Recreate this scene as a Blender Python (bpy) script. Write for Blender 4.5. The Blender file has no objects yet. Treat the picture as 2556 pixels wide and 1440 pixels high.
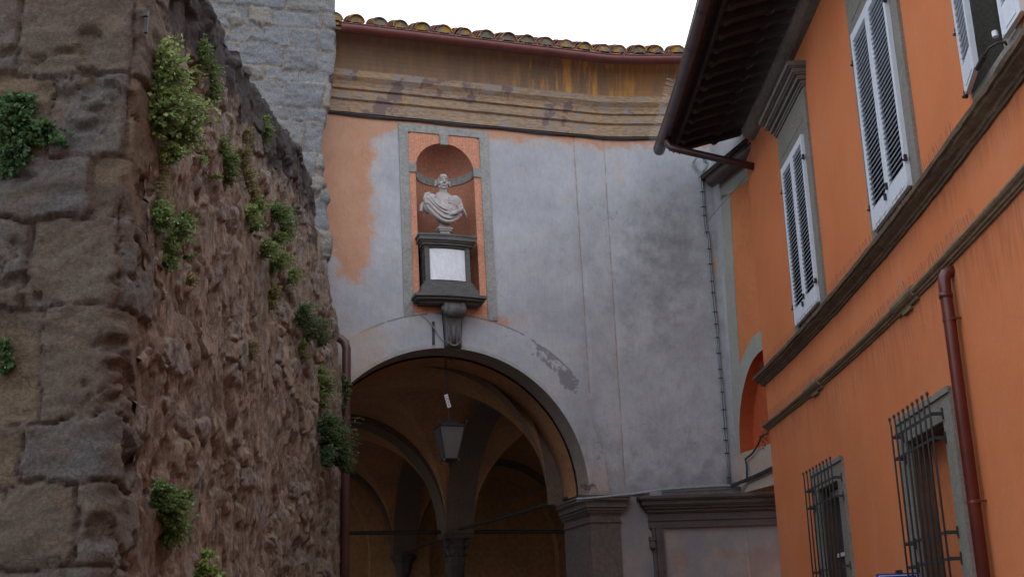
import bpy, math, random
import numpy as np
from mathutils import Matrix, Vector

# ------------------------------------------------------------------ scene, camera, light
S = bpy.context.scene
C = S.collection
random.seed(7)
RNG = np.random.default_rng(11)
GZ = -1.6                                   # street level; the lens is at the origin, 1.6 m above it

FPX = 2856.0                                # focal length in pixels of a 2556 px wide picture
_u = np.array([-328.0, 9220.0, -2856.0]); ZA = _u / np.linalg.norm(_u)
_f = np.array([0, 0, -1.0]); YA = _f - ZA * (_f @ ZA); YA /= np.linalg.norm(YA)
XA = np.cross(YA, ZA)
ROT = np.array([XA, YA, ZA])
cam_d = bpy.data.cameras.new('camera'); cam = bpy.data.objects.new('camera', cam_d); C.objects.link(cam)
cam_d.sensor_width = 36; cam_d.lens = 36 * FPX / 2556
cam_d.clip_start = 0.05; cam_d.clip_end = 2000
cam.matrix_world = Matrix([list(ROT[0]) + [0], list(ROT[1]) + [0], list(ROT[2]) + [0], [0, 0, 0, 1]])
S.camera = cam
S.render.engine = 'CYCLES'
S.view_settings.view_transform = 'Standard'; S.view_settings.look = 'None'
S.view_settings.exposure = 0.42; S.view_settings.gamma = 1

SUN_EL, SUN_AZ = math.radians(58), math.radians(40)      # azimuth clockwise from +Y
w = bpy.data.worlds.new('World'); S.world = w; w.use_nodes = True
nt = w.node_tree; nt.nodes.clear()
sky = nt.nodes.new('ShaderNodeTexSky'); sky.sky_type = 'NISHITA'; sky.sun_disc = False
sky.sun_elevation = SUN_EL; sky.sun_rotation = SUN_AZ
mul = nt.nodes.new('ShaderNodeVectorMath'); mul.operation = 'SCALE'; mul.inputs[3].default_value = 0.1
mx = nt.nodes.new('ShaderNodeMix'); mx.data_type = 'RGBA'; mx.inputs[0].default_value = 0.86
mx.inputs[7].default_value = (1.50, 1.62, 1.80, 1)        # the overcast layer
bg = nt.nodes.new('ShaderNodeBackground'); bg.inputs[1].default_value = 1.0
wo = nt.nodes.new('ShaderNodeOutputWorld')
nt.links.new(sky.outputs[0], mul.inputs[0]); nt.links.new(mul.outputs[0], mx.inputs[6])
nt.links.new(mx.outputs[2], bg.inputs[0]); nt.links.new(bg.outputs[0], wo.inputs[0])

sd = bpy.data.lights.new('sun', 'SUN'); sd.energy = 0.7; sd.angle = math.radians(25); sd.color = (1, .96, .9)
so = bpy.data.objects.new('sun', sd); C.objects.link(so)
_d = Vector((math.sin(SUN_AZ) * math.cos(SUN_EL), math.cos(SUN_AZ) * math.cos(SUN_EL), math.sin(SUN_EL)))
so.rotation_euler = _d.to_track_quat('Z', 'Y').to_euler()

# ------------------------------------------------------------------ picture ray -> real surface helpers
def ray(px, py):
    return ROT @ np.array([px - 1278.0, 720.0 - py, -FPX])
def hit_plane(px, py, p, n):
    d = ray(px, py); p = np.array(p, float); n = np.array(n, float)
    return d * (p @ n) / (d @ n)

# --- the arcade front: a plan curve y = fy(x), straight on the left, bending on the right
TH = math.atan(.305)
CU = np.array([math.cos(TH), math.sin(TH), 0.0]); NU = np.array([math.sin(TH), -math.cos(TH), 0.0])
_KX = np.array([-9, 1.3, 1.7, 2.4, 9.0]); _KS = np.array([.305, .305, .12, .05, .05])
_TX = np.linspace(-9, 9, 3601); _TS = np.interp(_TX, _KX, _KS); _TY = np.r_[0, np.cumsum((_TS[1:] + _TS[:-1]) / 2 * np.diff(_TX))]
_TY += 16.454 - np.interp(.9, _TX, _TY)
def fy(x): return np.interp(np.asarray(x, float), _TX, _TY)
def fs(x): return np.interp(np.asarray(x, float), _KX, _KS)
def F(x, z, out=0.0):
    x = np.asarray(x, float); s = fs(x); L = np.sqrt(1 + s * s)
    return np.stack([x + out * s / L, fy(x) - out / L, z + 0 * x], -1)
def hitF(px, py, out=0.0):
    d = ray(px, py); t = 16.0 / d[1]
    for _ in range(30):
        p = d * t; q = F(p[0], p[2], out); t *= (q[1]) / p[1]
    return d * t
P0 = np.array([-.77, 16.454 + .305 * (-.77 - .9), 0])
def Uu(u, z, out=0.0):                       # straight part: u along the wall from P0
    return P0 + CU * u + NU * out + np.array([0, 0, z])
def toU(p):
    q = np.asarray(p) - P0; return float(q @ CU), float(p[2]), float(q @ NU)

# --- the orange house front
def bx(y):
    y = np.asarray(y, float); yy = np.clip(y, 6.5, None)
    return 3.5 - .006 * (yy - 12.5) ** 2 + .072 * np.clip(y - 6.5, None, 0)
def R(y, z, out=0.0):
    y = np.asarray(y, float)
    return np.stack([bx(y) + .0175 * (z - 3.7) - out + 0 * y, y, z + 0 * y], -1)
def hitR(px, py, out=0.0):
    d = ray(px, py); t = 3.4 / d[0]
    for _ in range(40):
        p = d * t; q = R(p[1], p[2], out); t *= q[0] / p[0]
    return d * t

# --- the old rubble wall on the left
def lx(y):
    t = np.clip((np.asarray(y, float) - 11.5) / 3.3, 0, 1); return -2.45 + .105 * t * t * (3 - 2 * t)
def hitL(px, py, out=0.0):
    d = ray(px, py); t = -2.45 / d[0]
    for _ in range(40):
        p = d * t; t *= (lx(p[1]) + out) / p[0]
    return d * t

# ------------------------------------------------------------------ noise
def _h(i, j, s):
    n = (i.astype(np.int64) * 374761393 + j.astype(np.int64) * 668265263 + s * 982451653) & 0x7fffffff
    n = ((n ^ (n >> 13)) * 1274126177) & 0x7fffffff
    n = ((n ^ (n >> 16)) * 668265263) & 0x7fffffff
    return ((n ^ (n >> 15)) & 0xffffff) / float(0xffffff)
def vnoise(x, y, s=0):
    i, j = np.floor(x), np.floor(y); fx, fz = x - i, y - j
    fx = fx * fx * (3 - 2 * fx); fz = fz * fz * (3 - 2 * fz)
    a, b, c, d = _h(i, j, s), _h(i + 1, j, s), _h(i, j + 1, s), _h(i + 1, j + 1, s)
    return (a * (1 - fx) + b * fx) * (1 - fz) + (c * (1 - fx) + d * fx) * fz
def fbm(x, y, s=0, o=4):
    r = 0; a = .5; t = 0
    for k in range(o):
        r = r + a * vnoise(x * 2 ** k, y * 2 ** k, s + k * 17); t += a; a *= .5
    return r / t
def vor(x, y, s=0, jit=.9):
    i0, j0 = np.floor(x), np.floor(y)
    f1 = np.full(x.shape, 9.0); f2 = np.full(x.shape, 9.0); idd = np.zeros(x.shape)
    for di in (-1, 0, 1):
        for dj in (-1, 0, 1):
            i, j = i0 + di, j0 + dj
            cx = i + .5 + jit * (_h(i, j, s) - .5); cy = j + .5 + jit * (_h(i, j, s + 5) - .5)
            d = np.hypot(x - cx, y - cy); m = d < f1
            f2 = np.where(m, f1, np.minimum(f2, d)); idd = np.where(m, _h(i, j, s + 9), idd); f1 = np.where(m, d, f1)
    return f1, f2, idd
def sst(a, b, x):
    t = np.clip((x - a) / (b - a), 0, 1); return t * t * (3 - 2 * t)
def ashlar(u, v, rowh, bw, s, warp=.03):
    """irregular coursed blocks: distance to the joint in metres, per-stone random"""
    rng = np.random.default_rng(s)
    uu = u + warp * 2 * (fbm(u * 2.3, v * 2.3, s) - .5) + warp * (fbm(u * 9, v * 9, s + 3) - .5)
    vv = v + warp * 2 * (fbm(u * 2.1 + 7, v * 2.1, s + 1) - .5) + warp * (fbm(u * 8, v * 8 + 5, s + 4) - .5)
    rows = np.cumsum(rng.uniform(rowh[0], rowh[1], 80)) - 3.0
    ri = np.searchsorted(rows, vv.ravel()).reshape(vv.shape); ri = np.clip(ri, 1, 79)
    dv = np.minimum(rows[ri] - vv, vv - rows[ri - 1])
    d = dv.copy(); idd = np.zeros(u.shape)
    for r in range(ri.min(), ri.max() + 1):
        m = ri == r
        cols = np.cumsum(rng.uniform(bw[0], bw[1], 120)) - 9.0 - rng.uniform(0, 1)
        c = np.clip(np.searchsorted(cols, uu[m]), 1, 119)
        du = np.minimum(cols[c] - uu[m], uu[m] - cols[c - 1])
        d[m] = np.minimum(d[m], du); idd[m] = _h(c.astype(float), c * 0.0 + r, s + 31)
    return d, idd

# ------------------------------------------------------------------ mesh builder and object bookkeeping
ORG = {}
def tag(o, label=None, cat=None, group=None, kind=None):
    if label: o['label'] = label
    if cat: o['category'] = cat
    if group: o['group'] = group
    if kind: o['kind'] = kind
    return o
def thing(name, label, cat, loc, group=None, kind=None):
    o = bpy.data.objects.new(name, None); C.objects.link(o); o.empty_display_size = .1
    o.location = tuple(float(a) for a in loc); ORG[o.name] = np.array([float(a) for a in loc])
    return tag(o, label, cat, group, kind)
class MB:
    def __init__(s): s.v = []; s.f = []; s.n = 0; s.at = {}
    def add(s, vs, fs_):
        vs = [np.asarray(a, float) for a in vs]; b = s.n; s.v += vs; s.n += len(vs)
        s.f += [tuple(int(i) + b for i in f) for f in fs_]; return b
    def quad(s, a, b, c, d): s.add([a, b, c, d], [(0, 1, 2, 3)])
    def hexa(s, p):                           # 8 corners: bottom 4 (ccw), top 4
        s.add(p, [(3, 2, 1, 0), (4, 5, 6, 7), (0, 1, 5, 4), (1, 2, 6, 5), (2, 3, 7, 6), (3, 0, 4, 7)])
    def box(s, c, h, ax=None):                # centre, half sizes, axes rows
        ax = np.eye(3) if ax is None else np.asarray(ax, float); c = np.asarray(c, float)
        s.hexa([c + ax[0] * h[0] * i + ax[1] * h[1] * j + ax[2] * h[2] * k for k in (-1, 1) for i, j in ((-1, -1), (1, -1), (1, 1), (-1, 1))])
    def tube(s, pts, r, n=8, caps=True):
        pts = [np.asarray(p, float) for p in pts]; m = len(pts); r = [r] * m if np.isscalar(r) else r
        ref = None; vs = []
        for i in range(m):
            t = pts[min(i + 1, m - 1)] - pts[max(i - 1, 0)]; t = t / (np.linalg.norm(t) + 1e-9)
            if ref is None: ref = np.array([0, 0, 1.0]) if abs(t[2]) < .9 else np.array([1.0, 0, 0])
            a = ref - t * (ref @ t); a /= np.linalg.norm(a) + 1e-9; ref = a; b = np.cross(t, a)
            for k in range(n):
                an = 2 * math.pi * k / n; vs.append(pts[i] + r[i] * (math.cos(an) * a + math.sin(an) * b))
        fs_ = [(i * n + k, i * n + (k + 1) % n, (i + 1) * n + (k + 1) % n, (i + 1) * n + k) for i in range(m - 1) for k in range(n)]
        if caps: fs_ += [tuple(range(n - 1, -1, -1)), tuple((m - 1) * n + k for k in range(n))]
        s.add(vs, fs_)
    def sweep(s, rows, closed=False, caps=True):   # rows: list of rings of equal length
        n = len(rows[0]); m = len(rows); vs = [p for r in rows for p in r]
        kk = range(n) if closed else range(n - 1)
        fs_ = [(i * n + k, i * n + (k + 1) % n, (i + 1) * n + (k + 1) % n, (i + 1) * n + k) for i in range(m - 1) for k in kk]
        if closed and caps: fs_ += [tuple(range(n - 1, -1, -1)), tuple((m - 1) * n + k for k in range(n))]
        s.add(vs, fs_)
    def lathe(s, prof, c, n=24, ax=None, sq=None):   # prof: (r,z)
        c = np.asarray(c, float); ax = np.eye(3) if ax is None else ax
        rows = [[c + r * (math.cos(a) * ax[0] + math.sin(a) * ax[1]) + z * ax[2] for a in (2 * math.pi * k / n for k in range(n))] for r, z in prof]
        s.sweep(rows, closed=True)
    def ellip(s, c, r, ax=None, n=14, m=9):
        pr = [(math.sin(math.pi * i / m), -math.cos(math.pi * i / m)) for i in range(m + 1)]
        ax = np.eye(3) if ax is None else np.asarray(ax, float)
        pr[0] = (.001, -1); pr[-1] = (.001, 1)
        c = np.asarray(c, float)
        rows = [[c + ax[0] * r[0] * q * math.cos(a) + ax[1] * r[1] * q * math.sin(a) + ax[2] * r[2] * z for a in (2 * math.pi * k / n for k in range(n))] for q, z in pr]
        s.sweep(rows, closed=True)
    def build(s, name, mat, parent=None, smooth=False, label=None, kind=None):
        org = np.zeros(3); p = parent
        while p is not None:
            if p.name in ORG: org = ORG[p.name]
            p = p.parent
        me = bpy.data.meshes.new(name)
        v = (np.array(s.v) - org) if s.v else np.zeros((0, 3))
        me.from_pydata(v.tolist(), [], s.f); me.materials.append(mat)
        if smooth: me.polygons.foreach_set('use_smooth', [True] * len(me.polygons))
        for k, a in s.at.items():
            t = me.attributes.new(k, 'FLOAT', 'POINT'); t.data.foreach_set('value', np.asarray(a, np.float32).ravel())
        me.update(); o = bpy.data.objects.new(name, me); C.objects.link(o)
        if parent is not None: o.parent = parent
        return tag(o, label, None, None, kind)
def gridmesh(name, P, mat, parent=None, attrs=None, keep=None, smooth=True, flip=False):
    """P: (n,m,3) array of points"""
    n, m = P.shape[:2]; idx = np.arange(n * m).reshape(n, m)
    q = np.stack([idx[:-1, :-1], idx[1:, :-1], idx[1:, 1:], idx[:-1, 1:]], -1)
    if flip: q = q[..., ::-1]
    if keep is not None: q = q[keep]
    q = q.reshape(-1, 4)
    org = np.zeros(3); p = parent
    while p is not None:
        if p.name in ORG: org = ORG[p.name]
        p = p.parent
    me = bpy.data.meshes.new(name); v = (P.reshape(-1, 3) - org)
    me.vertices.add(len(v)); me.vertices.foreach_set('co', v.ravel().astype(np.float32))
    me.loops.add(q.size); me.loops.foreach_set('vertex_index', q.ravel().astype(np.int32))
    me.polygons.add(len(q)); me.polygons.foreach_set('loop_start', (np.arange(len(q)) * 4).astype(np.int32))
    me.polygons.foreach_set('loop_total', np.full(len(q), 4, np.int32))
    me.polygons.foreach_set('use_smooth', np.full(len(q), smooth))
    me.materials.append(mat); me.update(calc_edges=True); me.validate()
    for k, a in (attrs or {}).items():
        t = me.attributes.new(k, 'FLOAT', 'POINT'); t.data.foreach_set('value', np.asarray(a, np.float32).ravel())
    o = bpy.data.objects.new(name, me); C.objects.link(o)
    if parent is not None: o.parent = parent
    return o

# ------------------------------------------------------------------ materials
class N:
    def __init__(s, name, rough=.9, spec=.25):
        s.m = bpy.data.materials.new(name); s.m.use_nodes = True; s.t = s.m.node_tree
        s.b = s.t.nodes['Principled BSDF']; s.b.inputs['Roughness'].default_value = rough
        s.b.inputs['Specular IOR Level'].default_value = spec
        s.pos = s.t.nodes.new('ShaderNodeNewGeometry').outputs['Position']
    def nd(s, k): return s.t.nodes.new(k)
    def li(s, a, b): s.t.links.new(a, b)
    def noise(s, sc, det=5, rough=.6, stretch=None, off=0):
        n = s.nd('ShaderNodeTexNoise'); n.inputs['Scale'].default_value = sc; n.inputs['Detail'].default_value = det
        n.inputs['Roughness'].default_value = rough
        mp = s.nd('ShaderNodeMapping'); mp.inputs['Scale'].default_value = stretch or (1, 1, 1); mp.inputs['Location'].default_value = (off, off * 1.7, off * .6)
        s.li(s.pos, mp.inputs[0]); s.li(mp.outputs[0], n.inputs['Vector']); return n.outputs[0]
    def rng(s, x, a, b, c=0, d=1, smooth=True):
        n = s.nd('ShaderNodeMapRange'); n.interpolation_type = 'SMOOTHSTEP' if smooth else 'LINEAR'
        s.li(x, n.inputs[0]); n.inputs[1].default_value = a; n.inputs[2].default_value = b; n.inputs[3].default_value = c; n.inputs[4].default_value = d
        return n.outputs[0]
    def math(s, op, a, b=0.0):
        n = s.nd('ShaderNodeMath'); n.operation = op
        for i, x in enumerate((a, b)):
            if hasattr(x, 'node'): s.li(x, n.inputs[i])
            else: n.inputs[i].default_value = x
        return n.outputs[0]
    def attr(s, k):
        n = s.nd('ShaderNodeAttribute'); n.attribute_name = k; return n.outputs['Fac']
    def mix(s, f, a, b, mode='MIX'):
        n = s.nd('ShaderNodeMix'); n.data_type = 'RGBA'; n.blend_type = mode
        for i, x in ((0, f), (6, a), (7, b)):
            if hasattr(x, 'node'): s.li(x, n.inputs[i])
            elif i == 0: n.inputs[0].default_value = x
            else: n.inputs[i].default_value = tuple(x) + (1,) * (4 - len(x))
        return n.outputs[2]
    def col(s, c): 
        if hasattr(c, 'node'): s.li(c, s.b.inputs['Base Color'])
        else: s.b.inputs['Base Color'].default_value = tuple(c) + (1,)
        return s
    def bump(s, h, st=.4, dist=.01):
        n = s.nd('ShaderNodeBump'); n.inputs['Strength'].default_value = st; n.inputs['Distance'].default_value = dist
        s.li(h, n.inputs['Height']); s.li(n.outputs[0], s.b.inputs['Normal']); return s
    def bumps(s, lst):                         # list of (height, strength, distance)
        prev = None
        for h, st, dist in lst:
            n = s.nd('ShaderNodeBump'); n.inputs['Strength'].default_value = st; n.inputs['Distance'].default_value = dist
            s.li(h, n.inputs['Height'])
            if prev is not None: s.li(prev, n.inputs['Normal'])
            prev = n.outputs[0]
        s.li(prev, s.b.inputs['Normal']); return s
def weathered(name, c1, c2, sc=3, spots=None, rough=.9, bump=.5, dist=.006, bs=60, stretch=None, fine=.25, spec=.2):
    n = N(name, rough, spec)
    a = n.rng(n.noise(sc, 6, .65, stretch), .3, .7)
    c = n.mix(a, c1, c2)
    g = n.rng(n.noise(sc * 9, 5, .7, stretch, 3), .25, .75, 1 - fine, 1 + fine)
    m = n.nd('ShaderNodeCombineColor'); [n.li(g, m.inputs[i]) for i in range(3)]
    c = n.mix(1.0, c, m.outputs[0], 'MULTIPLY')
    for k, (sc2, th, cc, wd) in enumerate(spots or []):
        f = n.rng(n.noise(sc2, 7, .65, None, 11 + 5 * k), th, th + wd); c = n.mix(f, c, cc)
    n.col(c); n.bumps([(n.noise(bs, 6, .7), bump, dist), (n.noise(sc * 4, 4, .6, None, 8), bump * .6, dist * 3)])
    return n.m
def plain(name, c, rough=.5, spec=.4, metal=0.0, var=.15, sc=14):
    n = N(name, rough, spec); n.b.inputs['Metallic'].default_value = metal
    g = n.rng(n.noise(sc, 5, .65), .25, .75, 1 - var, 1 + var); m = n.nd('ShaderNodeCombineColor'); [n.li(g, m.inputs[i]) for i in range(3)]
    n.col(n.mix(1.0, c, m.outputs[0], 'MULTIPLY')); n.bump(n.noise(90, 3), .15, .002); return n.m

MAT = {}
def cracks(n, c, sc, wd, col, amt, th=.55):
    v = n.nd('ShaderNodeTexVoronoi'); v.feature = 'DISTANCE_TO_EDGE'; v.inputs['Scale'].default_value = sc
    a = n.nd('ShaderNodeVectorMath'); a.operation = 'ADD'; q = n.nd('ShaderNodeTexNoise'); q.inputs['Scale'].default_value = 3; q.inputs['Detail'].default_value = 7; n.li(n.pos, q.inputs['Vector'])
    k = n.nd('ShaderNodeVectorMath'); k.operation = 'SCALE'; k.inputs[3].default_value = .5; n.li(q.outputs['Color'], k.inputs[0]); n.li(n.pos, a.inputs[0]); n.li(k.outputs[0], a.inputs[1]); n.li(a.outputs[0], v.inputs['Vector'])
    f = n.math('MULTIPLY', n.rng(v.outputs['Distance'], 0, wd, amt, 0), n.rng(n.noise(1.1, 4, .6, None, 77), th, th + .08))
    return n.mix(f, c, col)
def stone_mat(name, pal, mort, spots, micro=.6, dark=None):
    """pal: three stone colours chosen by the per-stone number"""
    n = N(name, .92, .15)
    cid = n.attr('cid'); mo = n.attr('mort')
    r1 = n.rng(cid, .15, .5); r2 = n.rng(cid, .6, .85)
    c = n.mix(r2, n.mix(r1, pal[0], pal[1]), pal[2])
    c = n.mix(n.rng(n.noise(3.5, 7, .72), .38, .66, 0, .7), c, pal[1]); c = n.mix(n.rng(n.noise(2.1, 6, .7, None, 55), .52, .68, 0, .6), c, pal[0])
    g = n.rng(n.noise(38, 7, .75), .22, .78, .55, 1.42); m = n.nd('ShaderNodeCombineColor'); [n.li(g, m.inputs[i]) for i in range(3)]
    c = n.mix(n.rng(n.math('ADD', mo, n.math('MULTIPLY', n.math('SUBTRACT', n.noise(12, 6, .7), .5), .9)), .35, .7), c, mort)
    c = n.mix(1.0, c, m.outputs[0], 'MULTIPLY')
    for k, (sc2, th, cc, wd) in enumerate(spots):
        c = n.mix(n.rng(n.noise(sc2, 8, .72, None, 11 + 7 * k), th, th + wd), c, cc)
    c = cracks(n, c, 2.2, .010, tuple(q * .35 for q in pal[1]), .8, .47)
    if dark is not None: c = n.mix(n.rng(n.math('ADD', n.attr('dark'), n.math('MULTIPLY', n.math('SUBTRACT', n.noise(6, 6, .7, None, 31), .5), .8)), .35, .8), c, dark)
    n.col(c); n.bumps([(n.noise(16, 8, .75), micro, .03), (n.noise(70, 6, .7, None, 4), micro, .010)])
    return n.m
MAT['quoin'] = stone_mat('ashlar_brown', ((.175, .125, .078), (.135, .105, .082), (.122, .115, .110)), (.128, .096, .078), [(1.5, .56, (.080, .066, .060), .15), (3.5, .62, (.17, .12, .07), .1), (4.5, .66, (.15, .145, .145), .08), (6, .665, (.42, .40, .39), .05)], .9)
n = N('rubble_brown', .92, .15)
c = n.mix(n.rng(n.noise(3.2, 7, .72, (1, 1.6, .8), 3), .36, .64), (.185, .138, .108), (.31, .235, .178))
c = n.mix(n.rng(n.noise(4.5, 7, .7, (1, 1.6, .6), 17), .54, .66, 0, .8), c, (.27, .25, .25))
c = n.mix(n.rng(n.noise(5.5, 7, .7, (1, 1.6, .6), 27), .56, .70, 0, .85), c, (.42, .29, .18))
c = n.mix(n.rng(n.noise(4.0, 7, .72, (1, 1.6, .7), 37), .56, .68, 0, .85), c, (.11, .08, .066))
c = n.mix(n.rng(n.noise(6.0, 5, .72, (1, 1.6, .6), 47), .66, .72, 0, .7), c, (.22, .10, .065))
sa = n.attr('cid'); c = n.mix(n.rng(sa, .2, .35, 0, .6), c, (.25, .225, .21)); c = n.mix(n.rng(sa, .72, .8, 0, .7), c, (.34, .25, .17))
g = n.rng(n.noise(30, 8, .8, (1, 1.6, .6), 5), .25, .75, .45, 1.55); m = n.nd('ShaderNodeCombineColor'); [n.li(g, m.inputs[i]) for i in range(3)]
c = n.mix(1.0, c, m.outputs[0], 'MULTIPLY')
c = n.mix(n.rng(n.math('ADD', n.attr('dark'), n.math('MULTIPLY', n.math('SUBTRACT', n.noise(4, 7, .72, None, 31), .5), 1.1)), .3, .75, 0, .9), c, (.050, .045, .047))
n.col(c); n.bumps([(n.noise(14, 8, .78, (1, 1.6, .6)), 1.0, .04), (n.noise(60, 6, .75, None, 4), .9, .012)]); MAT['rubble'] = n.m
MAT['tower'] = stone_mat('tower_stone', ((.215, .215, .217), (.18, .186, .196), (.25, .22, .18)), (.28, .235, .195), [(2.2, .60, (.15, .15, .16), .2), (5, .64, (.25, .215, .175), .1), (8, .70, (.32, .32, .33), .1)], 1.0)

# the arcade plaster: grey wash worn off over orange paint
n = N('old_plaster', .93, .15)
grey = n.mix(n.rng(n.noise(1.4, 6, .65), .3, .7), (.355, .365, .395), (.46, .465, .49))
grey = n.mix(n.rng(n.noise(4.5, 7, .7, None, 9), .5, .75, 0, .6), grey, (.42, .37, .32))
ora = n.mix(n.rng(n.noise(3, 6, .7, None, 5), .3, .7), (.50, .20, .10), (.53, .27, .16))
m1 = n.math('ADD', n.attr('ora'), n.math('MULTIPLY', n.math('SUBTRACT', n.noise(3.2, 8, .68, None, 2), .5), 1.5))
c = n.mix(n.rng(m1, .36, .66), grey, ora)
c = n.mix(n.rng(m1, .1, .45, 0, .3), c, (.52, .36, .25))
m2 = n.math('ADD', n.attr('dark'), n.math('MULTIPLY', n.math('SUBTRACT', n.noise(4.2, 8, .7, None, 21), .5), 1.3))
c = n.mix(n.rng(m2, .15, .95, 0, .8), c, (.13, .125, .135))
pf = n.rng(n.math('ADD', n.attr('patch'), n.math('MULTIPLY', n.math('SUBTRACT', n.noise(7, 8, .72, None, 61), .5), 1.2)), .42, .50, 0, .8)
c = n.mix(pf, c, (.17, .16, .165))
sx = n.nd('ShaderNodeSeparateXYZ'); n.li(n.pos, sx.inputs[0]); X_, Z_ = sx.outputs[0], sx.outputs[2]
wob = n.math('MULTIPLY', n.math('SUBTRACT', n.noise(5, 5, .7, None, 3), .5), .03)
for x0_, k_, zlo in ((1.05 + .008 * 7.6, .008, 3.45), (1.53, 0.0, 2.1)):
    dd_ = n.math('ABSOLUTE', n.math('ADD', n.math('SUBTRACT', n.math('ADD', X_, n.math('MULTIPLY', Z_, k_)), x0_), wob))
    ln_ = n.math('MULTIPLY', n.rng(dd_, .005, .014, 1, 0), n.rng(Z_, zlo, zlo + .02))
    halo = n.math('MULTIPLY', n.rng(dd_, .0, .06, .28, 0), n.rng(Z_, zlo, zlo + .02))
    c = n.mix(n.math('MULTIPLY', halo, n.rng(n.noise(3, 5, .6), .4, .6)), c, (.46, .31, .21)); c = n.mix(n.math('MULTIPLY', ln_, n.rng(n.noise(7, 5, .6), .3, .6, .1, .6)), c, (.17, .14, .125))
m3 = n.math('ADD', n.attr('warm'), n.math('MULTIPLY', n.math('SUBTRACT', n.noise(2.2, 6, .6, None, 14), .5), .9))
c = n.mix(n.rng(m3, .3, .9, 0, .75), c, (.46, .33, .23))
c = n.mix(n.rng(n.noise(26, 8, .8, (1, 1, .25), 3), .25, .8, .28, 0), c, (.16, .15, .155))
c = n.mix(n.rng(n.noise(1.6, 8, .8, (3, 3, .35), 40), .62, .8, 0, .3), c, (.14, .13, .13))
c = cracks(n, c, .9, .005, (.16, .15, .15), .5, .52)
n.col(c); n.bumps([(n.noise(45, 7, .7), .5, .006), (n.noise(5, 5, .6, None, 7), .5, .03)])
MAT['plaster'] = n.m
def arch_mat(name, base, patch, th):
    n = N(name, .93, .15)
    c = n.mix(n.rng(n.noise(2, 6, .65), .3, .7), base, tuple(a * .82 for a in base))
    c = n.mix(n.rng(n.math('ADD', n.attr('dark'), n.math('MULTIPLY', n.math('SUBTRACT', n.noise(4, 8, .72, None, 6), .5), 1.6)), th, th + .12, 0, .8), c, patch)
    c = n.mix(n.rng(n.noise(30, 7, .8), .3, .75, .3, 0), c, (.14, .13, .13))
    n.col(c); n.bumps([(n.noise(45, 7, .7), .5, .006), (n.noise(6, 5, .6, None, 7), .4, .02)]); return n.m
MAT['archiv'] = arch_mat('archivolt_render', (.37, .355, .345), (.15, .14, .14), .50)
n = N('ochre_cove', .93, .15); sx = n.nd('ShaderNodeSeparateXYZ'); n.li(n.pos, sx.inputs[0])
st_ = n.noise(3.2, 7, .7, (3, .6, .5), 3)
c = n.mix(n.rng(st_, .35, .65), (.25, .155, .095), (.185, .125, .09))
c = n.mix(n.math('MULTIPLY', n.rng(n.noise(2.3, 8, .72, (4, .5, .4), 8), .48, .60), n.rng(sx.outputs[0], -.5, .9)), c, (.50, .25, .075))
c = n.mix(n.math('MULTIPLY', n.rng(n.noise(2, 4, .6, None, 12), .45, .6, .2, .7), n.rng(sx.outputs[0], .8, 2.6)), c, (.36, .17, .05))
n.col(c); n.bumps([(n.noise(50, 6, .7), .4, .005)]); MAT['cove'] = n.m
MAT['entab'] = weathered('ochre_cornice', (.34, .225, .125), (.27, .20, .15), 2.2, [(3.2, .53, (.27, .23, .20), .06), (2.3, .57, (.175, .125, .115), .03), (5, .62, (.42, .25, .10), .1), (9, .66, (.15, .11, .09), .08)], stretch=(.5, .5, 2.2), fine=.35)
MAT['frame'] = weathered('grey_stone_frame', (.235, .235, .225), (.30, .29, .27), 2.5, [(5, .66, (.36, .35, .33), .1)])
MAT['peach'] = weathered('peach_render', (.60, .27, .165), (.54, .25, .16), 3, [(5, .66, (.5, .36, .28), .2)])
MAT['niche'] = weathered('niche_render', (.47, .20, .12), (.40, .18, .115), 3, [(3.2, .6, (.2, .11, .08), .25)])
MAT['darkstone'] = weathered('dark_pietra', (.085, .085, .085), (.13, .125, .115), 6, [(7, .62, (.22, .2, .16), .1), (12, .72, (.3, .29, .27), .05)], stretch=(1, 1, 3), bump=.8)
MAT['console'] = weathered('console_stone', (.105, .105, .105), (.16, .155, .15), 9, [(9, .62, (.24, .23, .2), .1)], bump=.8)
n = N('marble_plaque', .5, .4)
v = n.rng(n.noise(3.5, 8, .75, (3, 3, 1)), .47, .53); v2 = n.rng(n.noise(3.5, 8, .75, (3, 3, 1)), .53, .59, 1, 0)
c = n.mix(n.math('MULTIPLY', n.math('MULTIPLY', v, v2), .28), (.70, .71, .74), (.36, .37, .40))
n.col(c); MAT['marble'] = n.m
MAT['bust'] = weathered('bust_marble', (.42, .37, .345), (.33, .30, .29), 7, [(9, .6, (.30, .27, .26), .2)], rough=.7, bump=.3)
MAT['pillar'] = weathered('pillar_stone', (.115, .085, .072), (.09, .08, .076), 2.2, [(3, .6, (.12, .115, .11), .08), (6, .72, (.4, .34, .28), .03)])
MAT['doorst'] = weathered('door_stone', (.07, .058, .055), (.095, .08, .075), 4, [(5, .66, (.09, .085, .08), .1)], stretch=(.5, .5, 3))
MAT['vault'] = weathered('vault_ochre', (.35, .172, .08), (.27, .135, .07), 1.8, [(3, .62, (.32, .2, .1), .1), (4, .68, (.2, .16, .12), .05)])
MAT['rib'] = weathered('rib_stone', (.13, .09, .066), (.105, .078, .062), 3)
MAT['reveal'] = weathered('arch_reveal', (.27, .23, .20), (.22, .185, .16), 4, [(5, .6, (.25, .2, .14), .1)])
MAT['inwall'] = weathered('loggia_wall', (.36, .19, .085), (.28, .15, .07), 1.2, [(3, .66, (.4, .27, .13), .1)])
MAT['column'] = weathered('column_stone', (.085, .07, .06), (.06, .052, .047), 8, bump=.8)
MAT['iron'] = plain('wrought_iron', (.045, .042, .045), .6, .4, .3)
MAT['tie'] = plain('tie_iron', (.03, .025, .022), .7, .3)
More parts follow.
